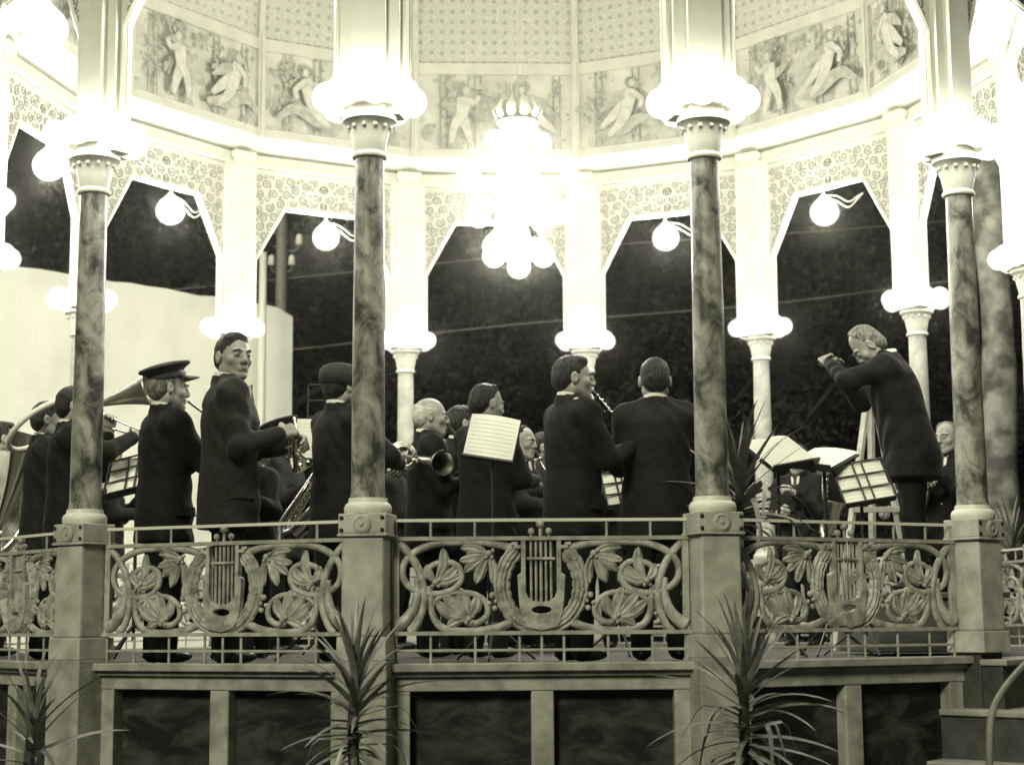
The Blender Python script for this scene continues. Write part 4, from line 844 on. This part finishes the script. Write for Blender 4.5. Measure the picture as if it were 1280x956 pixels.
def music_stand(px, py, y, label, w_=.42, h_=.34, tilt=25, yaw=0, sheets=1, desk='black_iron', back=False, grid=False, zb=.03, roll=0):
    # px,py = middle of the desk in the photograph, y = depth on the stage
    p = aty(px, py, y); t = thing('music_stand', label, 'music stand', (p[0], p[1], z(zb)), R_(yaw)); hz = p[2]-z(zb)
    M_ = np.array(Matrix.Rotation(R_(-tilt), 3, 'X') @ Matrix.Rotation(R_(roll), 3, 'Y'))     # desk faces -y, leaning back
    D = lambda a, b, c=0: tuple(M_@np.array([a, c, b])+np.array([0, 0, hz]))
    m = MB(); m.tube([(0, .03, .12), (0, .03, hz)], .011, 8); m.build('pole', 'black_iron', t, 60)
    for k in range(3): a = 2*PI*k/3+.5; m = MB(); m.tube([(0, .03, .22), (math.cos(a)*.26, .03+math.sin(a)*.26, .008)], .008, 6); m.build('leg', 'black_iron', t, 60)
    dk = MB()
    if grid:
        for b in (-.5, -.17, .17, .5): dk.tube([D(-w_/2, b*h_, -.03), D(w_/2, b*h_, -.03)], .0065, 6)
        for a in (-.5, -.1, .08, .5): dk.tube([D(a*w_, -h_/2, -.03), D(a*w_, h_/2, -.03)], .0065, 6)
    else: dk.add([D(a*w_/2, b*h_/2, c) for c in (.006, .014) for a, b in ((-1, -1), (1, -1), (1, 1), (-1, 1))], [(3, 2, 1, 0), (4, 5, 6, 7), (0, 1, 5, 4), (1, 2, 6, 5), (2, 3, 7, 6), (3, 0, 4, 7)])
    dk.build('desk', desk, t, 60)
    lg = MB(); lg.add([D(a*w_/2, -h_/2+b, c) for c in (-.03, .014) for a, b in ((-1, -.008), (1, -.008), (1, .004), (-1, .004))], [(3, 2, 1, 0), (4, 5, 6, 7), (0, 1, 5, 4), (1, 2, 6, 5), (2, 3, 7, 6), (3, 0, 4, 7)]); lg.build('ledge', 'black_iron', t)
    for s_ in range(sheets):
        ww = w_*.96/sheets; x0 = -w_*.48+ww*s_; V = []; N = 6
        off = -.004 if not (grid and back) else .001
        for k in range(N+1):
            f = k/N
            for b in (-.47, .5): V.append(D(x0+ww*f, b*h_*(1+.03*math.sin(f*3+s_)), off-.006-.012*math.sin(PI*f)))
        pg = MB(); pg.add(V, [(2*k, 2*k+2, 2*k+3, 2*k+1) for k in range(N)]); sh = pg.build('sheet', 'paper', t, 180)
        ink = MB()
        for r in range(9):
            b = -.38+.095*r; V = []
            for k in range(N+1):
                f = .06+.88*k/N; o_ = off-.0075-.012*math.sin(PI*f)
                for bb in (b-.0035, b+.0035): V.append(D(x0+ww*f, bb*h_, o_))
            ink.add(V, [(2*k, 2*k+2, 2*k+3, 2*k+1) for k in range(N)])
        ink.build('stave_lines', 'ink', sh)
    return t
# ------------------------------------------------------------------ the band
BAND = 'musicians of the band on the stage'
# young man at the railing, turning to look round
h = 1.86; L = spot(289, 419, 1.872, .0); F_ = -76
person('bare-headed young man in dark buttoned uniform at the railing, turning his head to look back', L, h, F_, (-64, 0, 0), wr=(.14, .27, 1.27), wl=(.0, .34, 1.23), suit='uniform', extras=('epaulettes', 'buttons'), curl=(.8, .9), group=BAND)
cn = instrument('cornet', 'silver cornet held low by the bare-headed young man', 'cornet', L, F_)
m = MB(); bell([(.03, .36-.04, 1.10+.16), (.06, .40-.04, 1.02+.16), (.09, .44-.04, .93+.16)], .010, .062, m); m.build('bell', 'nickel', cn, 180)
m = MB(); m.tube(catmull([(.03, .36-.04, 1.10+.16), (.02, .33-.04, 1.16+.16), (.04, .30-.04, 1.14+.16), (.08, .35-.04, 1.04+.16), (.05, .42-.04, 1.10+.16), (.0, .40-.04, 1.22+.16)], 6), .008, 8); m.build('tubing', 'nickel', cn, 180)
for k in range(3): m = MB(); m.tube([(.03+.022*k, .37+.016*k-.04, 1.02+.16-.02*k), (.05+.022*k, .37+.016*k-.04, 1.13+.16-.02*k)], .012, 10); m.build('valve', 'nickel', cn, 60)
# man in the peaked cap
h = 1.72; L = spot(209, 449, 1.79, .0); F_ = -58
person('man in dark coat and peaked cap, seen from behind, blowing a short horn', L, h, F_, (-8, -2, 0), wr=(.05, .34, 1.30), wl=(-.08, .36, 1.27), hat='peaked', hair='hair_grey', suit='suit_black', group=BAND)
hn_ = instrument('trumpet', 'trumpet raised to the lips of the man in the peaked cap', 'trumpet', L, F_)
m = MB(); m.tube(catmull([(0, .13, 1.52), (-.01, .30, 1.42), (-.02, .42, 1.36)], 5), .008, 8); m.tube(catmull([(-.02, .42, 1.36), (-.04, .46, 1.30), (-.03, .40, 1.26), (-.02, .25, 1.32)], 6), .008, 8); m.build('tubing', 'brass', hn_, 180)
m = MB(); bell([(-.02, .25, 1.33), (-.03, .45, 1.27), (-.04, .66, 1.22)], .009, .06, m); m.build('bell', 'brass', hn_, 180)
for k in range(3): m = MB(); m.tube([(-.02, .30+.026*k, 1.26-.01*k), (-.02, .32+.026*k, 1.40-.01*k)], .011, 10); m.build('valve', 'brass', hn_, 60)
# trombone player behind column
h = 1.72; L = spot(92, 484, 1.74, 0); F_ = -78
person('dark-haired trombone player half hidden by a column, elbow raised', L, h, F_, (0, 0, 0), wr=(.16, .38, 1.38), wl=(-.02, .22, 1.42), suit='suit_black', group=BAND, pole=((.9, -.1, -.6), None))
tb = instrument('trombone', 'trombone with long cone and bell held level by the dark-haired player', 'trombone', L, F_)
pb = local(aty(186, 487, L[1]+.05), L, F_); p0 = local(aty(120, 506, L[1]+.10), L, F_)
m = MB(); bell([p0-(pb-p0)*.35, p0, (p0+pb)/2, pb], .010, .105, m, 24, 2.2); m.build('bell', 'brass_dull', tb, 180)
m = MB(); m.tube(catmull([p0-(pb-p0)*.35, p0-(pb-p0)*.55+np.array([0, 0, -.05]), p0-(pb-p0)*.35+np.array([.06, 0, -.12]), (0.02, .14, 1.55), (.12, .40, 1.44), (.16, .62, 1.40), (.16, .66, 1.36), (.14, .60, 1.34), (.05, .2, 1.46)], 6), .0085, 8); m.build('slide', 'brass', tb, 180)
m = MB(); m.tube([(.14, .36, 1.44), (.14, .37, 1.37)], .007, 6); m.build('slide_brace', 'brass', tb, 60)
# helicon player
h = 1.70; L = spot(60, 499, 1.74, 0); F_ = -76
person('dark-haired man in black coat wearing a pale helicon tube round his head', L, h, F_, (-4, 0, 0), wr=(.12, .30, 1.12), wl=(-.12, .30, 1.15), suit='suit_dark', group=BAND)
he = instrument('helicon', 'pale coiled helicon tube looped round the player beside the trombonist', 'helicon', L, F_)
cxz = local(aty(62, 532, L[1]), L, F_)
m = MB(); P = []
for k in range(27):
    a = -.5+2*PI*1.05*k/26; P.append((cxz[0]+.02+.17*math.sin(a)*.9, cxz[1]-.05+.21*math.cos(a), cxz[2]+.0+.16*math.sin(a+.9)))
m.tube(P, [.017+.006*k/26 for k in range(27)], 10); m.build('coil', 'pale_paint', he, 180)
m = MB(); e = np.array(P[0]); m.tube([tuple(e), tuple((e+np.array([0, .13, 1.53]))/2), (0, .135, 1.50)], [.014, .011, .009], 8); m.build('leadpipe', 'brass', he, 180)
# euphonium player at the picture edge
h = 1.70; L = spot(2, 528, 1.72, 0); F_ = -62
person('man in pale jacket holding a large upright euphonium beside the helicon player', L, h, F_, (0, 0, 0), wr=(.16, .30, 1.08), wl=(-.10, .30, .95), suit='light_cloth', group=BAND)
eu = instrument('euphonium', 'large upright euphonium with wide pale bell beside the helicon player', 'euphonium', L, F_)
bt = local(aty(38, 553, L[1]-.25), L, F_); b0 = local(aty(6, 640, L[1]-.25), L, F_); dd = bt-b0
m = MB(); bell([b0-dd*.25, b0, b0+dd*.5, bt+np.array([0, 0, .05])], .035, .155, m, 26, 2.2); m.build('bell', 'nickel', eu, 180)
m = MB(); m.tube(catmull([b0-dd*.25, b0-dd*.5+np.array([.0, .05, -.04]), b0-dd*.3+np.array([0, .16, .02]), b0+np.array([0, .17, .15]), b0+dd*.5+np.array([0, .10, .1]), (0.02, .14, 1.47)], 6), [.035-.0245*k/30 for k in range(31)], 12); m.build('tubing', 'brass', eu, 180)
for k in range(3): m = MB(); c = b0+np.array([.05, .10+.04*k, -.02]); m.tube([tuple(c), tuple(c+np.array([0, 0, .2]))], .017, 12); m.build('valve', 'brass', eu, 60)
# distant man in a peaked cap
h = 1.68; L = spot(352, 519, 1.755, 0); F_ = -110
person('distant musician in a peaked cap standing by the plaster wall side of the stage', L, h, F_, (8, 0, 0), wr=(.10, .30, 1.2), wl=(-.08, .3, 1.22), hat='peaked', suit='suit_dark', group=BAND)
# round-hatted man behind column
h = 1.72; L = spot(426, 451, 1.77, 0); F_ = -50
person('man in round brimless hat and black coat half hidden by a column, arm held out', L, h, F_, (0, 0, 0), wr=(.17, .30, 1.14), wl=(-.12, .34, 1.2), hat='round', suit='suit_black', group=BAND, pole=((.8, -.2, -.5), None))
# bald man
h = 1.66; L = spot(536, 499, 1.675, 0); F_ = -80
person('bald white-haired man in black suit seen in profile, blowing a reed', L, h, F_, (-4, -2, 0), wr=(.06, .28, 1.12), wl=(-.05, .30, 1.2), hair='hair_white', bald=.55, suit='suit_black', group=BAND)
clarinet(L, F_, (0, .125, 1.475), (.02, .44, 1.06), 'short dark clarinet at the lips of the bald man')
fh = instrument('french_horn', 'brass french horn held beside the bald man', 'french horn', L, F_)
hb = local(aty(543, 577, L[1]-.28), L, F_); hc_ = local(aty(505, 570, L[1]-.28), L, F_)
m = MB(); vd = local(aty(551, 577, L[1]-.6), L, F_)-hb; vd = unit(vd); bell([hc_+vd*-.06, (hc_+hb)/2+vd*-.08, hb+vd*-.06, hb+vd*.03+unit(hb-hc_)*.05], .014, .080, m, 24, 2.4); m.build('bell', 'brass_dull', fh, 180)
for k in range(3): m = MB(); u = unit(hb-hc_); up_ = np.array([0, 0, 1.]); rr_ = .085-.012*k; m.tube([tuple(hc_+u*rr_*math.cos(a)+up_*rr_*math.sin(a)+vd*(.02*k-.02)) for a in np.linspace(0, 2*PI, 22)], .009, 8); m.build('coil', 'brass', fh, 180)
# man behind, dark hair
h = 1.68; L = spot(576, 508, 1.70, 0); F_ = -70
person('dark-haired musician standing just beyond the cropped-haired man', L, h, F_, (0, 0, 0), wr=(.08, .28, 1.15), wl=(-.08, .28, 1.2), suit='suit_dark', group=BAND)
# cropped-haired man, back three quarters
h = 1.70; L = spot(607, 482, 1.715, 0); F_ = -42
person('cropped-haired man with receding hairline, black suit, seen from behind at the open score', L, h, F_, (-16, -6, 0), wr=(.10, .34, 1.1), wl=(-.1, .34, 1.12), suit='suit_black', bald=.22, group=BAND)
# two clarinet players beyond
h = 1.64; L = spot(651, 534, 1.655, 0); F_ = -125
person('clarinettist with receding hair beyond the open score', L, h, F_, (6, -4, 0), wr=(.04, .33, 1.02), wl=(-.04, .26, 1.18), suit='suit_dark', bald=.2, group=BAND, curl=(1., 1.))
clarinet(L, F_, (0, .125, 1.455), (.04, .50, .92), 'dark clarinet held slanting by the receding-haired clarinettist')
h = 1.64; L = spot(673, 537, 1.655, 0); L = (L[0]+.05, L[1]+.25); F_ = -105
person('dark-haired clarinettist, last of the two beyond the open score', L, h, F_, (0, 0, 0), wr=(.04, .33, 1.05), wl=(-.04, .27, 1.18), suit='suit_dark', group=BAND)
# uniformed man in profile
h = 1.72; L = spot(714, 447, 1.735, 0); F_ = -64
person('dark-haired man in black uniform with white shoulder cord, playing in profile', L, h, F_, (-18, 0, 0), wr=(.10, .34, 1.20), wl=(-.02, .40, 1.28), suit='suit_black', group=BAND, extras=('stripe',), curl=(1., 1.))
ta = local(aty(739, 503, L[1]+.02), L, F_); tb_ = local(aty(782, 556, L[1]+.12), L, F_)
clarinet(L, F_, (-.03, .13, 1.545), tuple(np.array([-.03, .13, 1.545])+(tb_-ta)*1.55), 'dark clarinet with silver keys played by the uniformed man in profile')
# plain dark suit, from behind
h = 1.72; L = spot(818, 450, 1.735, 0); F_ = -4
person('broad man in plain dark suit with white collar standing with his back turned', L, h, F_, (3, -2, 0), wr=(.10, .36, 1.1), wl=(-.12, .36, 1.1), suit='suit_dark', group=BAND)
# conductor on a podium
pz = .55; h = 1.78; cp = aty(1091, 416, -2.05); L = (cp[0]+.22, cp[1]); pz = cp[2]-z(0)-h+.09; F_ = 74
PO = thing('podium', 'grey wooden podium box under the conductor', 'podium', (L[0], L[1], z(.028)), R_(6))
m = MB(); m.box((0, 0, pz/2), (.8, .8, pz-.04)); m.build('box', 'wood_dark', PO, bevel=.01); m = MB(); m.box((0, 0, pz-.018), (.86, .86, .035)); m.build('platform_top', 'wood_dark', PO, bevel=.006)
person('conductor in black suit with head bowed and both arms raised in front of him', L, h, F_, (8, -38, 0), wr=(.05, .32, 1.44), wl=(-.08, .35, 1.47), hair='hair_grey', bald=.18, suit='suit_black', zb=pz+.03, lean=.24, drop=.06, girth=1.10, group=None, curl=(.5, .6), pole=((.7, -.1, -.9), (-.8, -.1, -.6)))
# back rows, glimpsed between the others
for (bx, by, bh, bf, hr_, bd_, txt) in ((133, 553, 1.62, -80, 'hair_dark', 0, 'dark-haired back-row musician between the trombone player and the capped man'), (322, 556, 1.6, -95, 'hair_grey', .1, 'grey-haired back-row musician beyond the bare-headed young man'),
        (497, 556, 1.62, -100, 'hair_dark', 0, 'dark-haired back-row musician beyond the french horn'), (561, 552, 1.62, -90, 'hair_dark', .1, 'back-row musician between the bald man and the open score'), (744, 556, 1.6, 170, 'hair_dark', 0, 'back-row musician facing out between the uniformed man and the plain suit'),
        (633, 560, 1.6, -120, 'hair_grey', .4, 'balding back-row musician beyond the two clarinettists'), (998, 558, 1.6, 150, 'hair_dark', .1, 'back-row musician beyond the drooping white scores'), (1146, 556, 1.62, 120, 'hair_dark', 0, 'back-row musician beyond the conductor, facing him')):
    person(txt, spot(bx, by, bh+.012, 0), bh, bf, (0, -6, 0), wr=(.07, .30, 1.05), wl=(-.07, .28, 1.18), hair=hr_, bald=bd_, suit='suit_dark', group=BAND)
# right-hand musician
h = 1.64; L = spot(1184, 530, 1.65, 0); F_ = 138
person('elderly grey-haired man facing left beside the entrance, playing with raised hands', L, h, F_, (-4, 0, 0), wr=(.06, .27, 1.16), wl=(-.06, .27, 1.22), hair='hair_grey', bald=.22, suit='suit_black', group=BAND, extras=('buttons',), curl=(1, 1))
clarinet(L, F_, (0, .125, 1.46), (.02, .40, .9), 'dark clarinet played by the elderly grey-haired man')
# saxophone player behind the white scores
h = 1.60; L = spot(1030, 560, 1.615, 0); F_ = 165
def sax(a, b, c, label, loc, face, sc=1., nm='brass', zb=.03):    # a crook top, b bow bottom, c bell rim
    t = instrument('saxophone', label, 'saxophone', loc, face, zb); a, b, c = [np.array(v, float) for v in (a, b, c)]
    u = unit(b-a); side = unit((c-b)-u*((c-b)@u))
    m = MB(); P = [a+(b-a)*f for f in (0, .3, .6, .9)]+[b+u*.03*sc+side*.035*sc, b+side*.075*sc]
    Q = catmull(P, 6); m.tube([tuple(p) for p in Q], [(.012+.026*i/(len(Q)-1))*sc for i in range(len(Q))], 14, caps=False); m.build('body_tube', nm, t, 180)
    m = MB(); bell([b+side*.075*sc, (b+side*.07*sc+c)/2, c], .038*sc, .068*sc, m, 20, 2); m.build('bell', nm, t, 180)
    m = MB(); m.tube(catmull([a, a-u*.05*sc, a-u*.06*sc-side*.04*sc, a-u*.03*sc-side*.10*sc], 5), .010*sc, 8); m.build('crook', nm, t, 180)
    for k in range(8):
        p = a+(b-a)*(.15+.09*k); m = MB(); m.lathe([(.001, .004), (.017*sc, .003), (.017*sc, 0), (.001, 0)], 12, tuple(p+side*(.03+.0015*k)*sc), axis=tuple(side), cap=False); m.tube([tuple(p+side*.03*sc), tuple(p+side*.03*sc+u*.05*sc)], .004*sc, 5); m.build('key', 'nickel', t, 60)
    return t
person('saxophone player in black jacket standing behind the white scores', L, h, F_, (0, -8, 0), wr=(.06, .28, .78), wl=(-.08, .24, 1.0), suit='suit_black', group=BAND, extras=('buttons',), curl=(1, 1), bald=.1, zb=-.0+.03)
q0 = local(aty(1030, 588, L[1]-.34), L, F_); q1 = local(aty(1027, 668, L[1]-.34), L, F_); q2 = local(aty(1045, 628, L[1]-.42), L, F_)
sax(q0, q1, q2, 'shiny keyed saxophone hanging before the player behind the white scores', L, F_)
# large saxophone below the music sheet, its player stooping behind
yb = -2.75; L = (aty(385, 600, yb)[0], yb); F_ = 0
sx = lambda x_, y_, d=0: local(aty(x_, y_, yb+d), L, F_)
sax(sx(398, 585), sx(352, 660, -.05), sx(412, 628, -.1), 'bright baritone saxophone slanting behind the railing under the music sheet', L, F_, 1.25, 'brass')
h = 1.62; L = spot(372, 556, 1.63, 0); L = (L[0], -1.9); F_ = 170
person('musician in dark uniform stooping half hidden behind the slanting baritone saxophone', L, 1.42, F_, (0, -14, 0), wr=(.15, .30, .85), wl=(-.12, .28, 1.0), suit='suit_dark', group=BAND, lean=.2)
# ------------------------------------------------------------------ music stands and scores
music_stand(397, 552, -2.9, 'black music stand with one white sheet beside the round-hatted man', .27, .27, 24, 12, 1, roll=6)
music_stand(615, 548, -3.05, 'black music stand with an open white score behind the cropped-haired man', .30, .27, 20, -4, 1, roll=10)
music_stand(775, 612, -2.2, 'small music stand with a white sheet crossed by its dark ribs between two standing men', .22, .22, 20, 8, 1, grid=True, roll=-8)
music_stand(975, 566, -2.6, 'music stand spread with two drooping white scores beside the stage yucca', .40, .28, 52, 24, 2, roll=-16)
music_stand(1028, 574, -2.45, 'tilted flat music stand with a white score before the conductor', .34, .30, 66, -26, 1, roll=22)
music_stand(1078, 604, -2.55, 'music stand whose pale sheets show through a dark grid of ribs', .33, .27, 26, 6, 2, grid=True, roll=-10)
music_stand(168, 594, -2.3, 'music stand with pale sheets behind the man in the peaked cap', .34, .30, 40, -20, 2, grid=True, roll=-16)
music_stand(418, 512, -1.2, 'bare upright music frame standing behind the round-hatted man', .36, .34, 6, 0, 0, grid=True)
# folding easel behind the conductor
pe = aty(1092, 580, -.45); es = thing('easel', 'pale wooden folding easel standing behind the conductor', 'easel', (pe[0], pe[1], z(.028)))
zt = aty(1096, 497, -.45)[2]-z(.028)
for p in ((-.34, -.05), (.30, -.02), (.02, .32)): m = MB(); m.tube([(p[0], p[1], 0), (p[0]*.08, p[1]*.08, zt)], .028, 4); m.build('leg', 'wood_pale', es)
m = MB(); m.box((0, -.04, zt*.55), (.36, .025, .04)); m.build('shelf', 'wood_pale', es, bevel=.003)
# thin scattering volume, added to give the lamps soft halos
hz = MB(); hz.box((0, 8, 4.5), (64, 48, 11.4)); ho = hz.build('halo_volume', 'cream_paint'); tag(ho, None, None, kind='stuff')
hm = bpy.data.materials.new('halo_scatter'); hm.use_nodes = True; hn2 = hm.node_tree; hn2.nodes.clear(); pv = hn2.nodes.new('ShaderNodeVolumePrincipled'); pv.inputs['Density'].default_value = .0020; pv.inputs['Color'].default_value = g(.9); pv.inputs['Anisotropy'].default_value = .98
ho_ = hn2.nodes.new('ShaderNodeOutputMaterial'); hn2.links.new(pv.outputs[0], ho_.inputs['Volume']); ho.data.materials.clear(); ho.data.materials.append(hm)
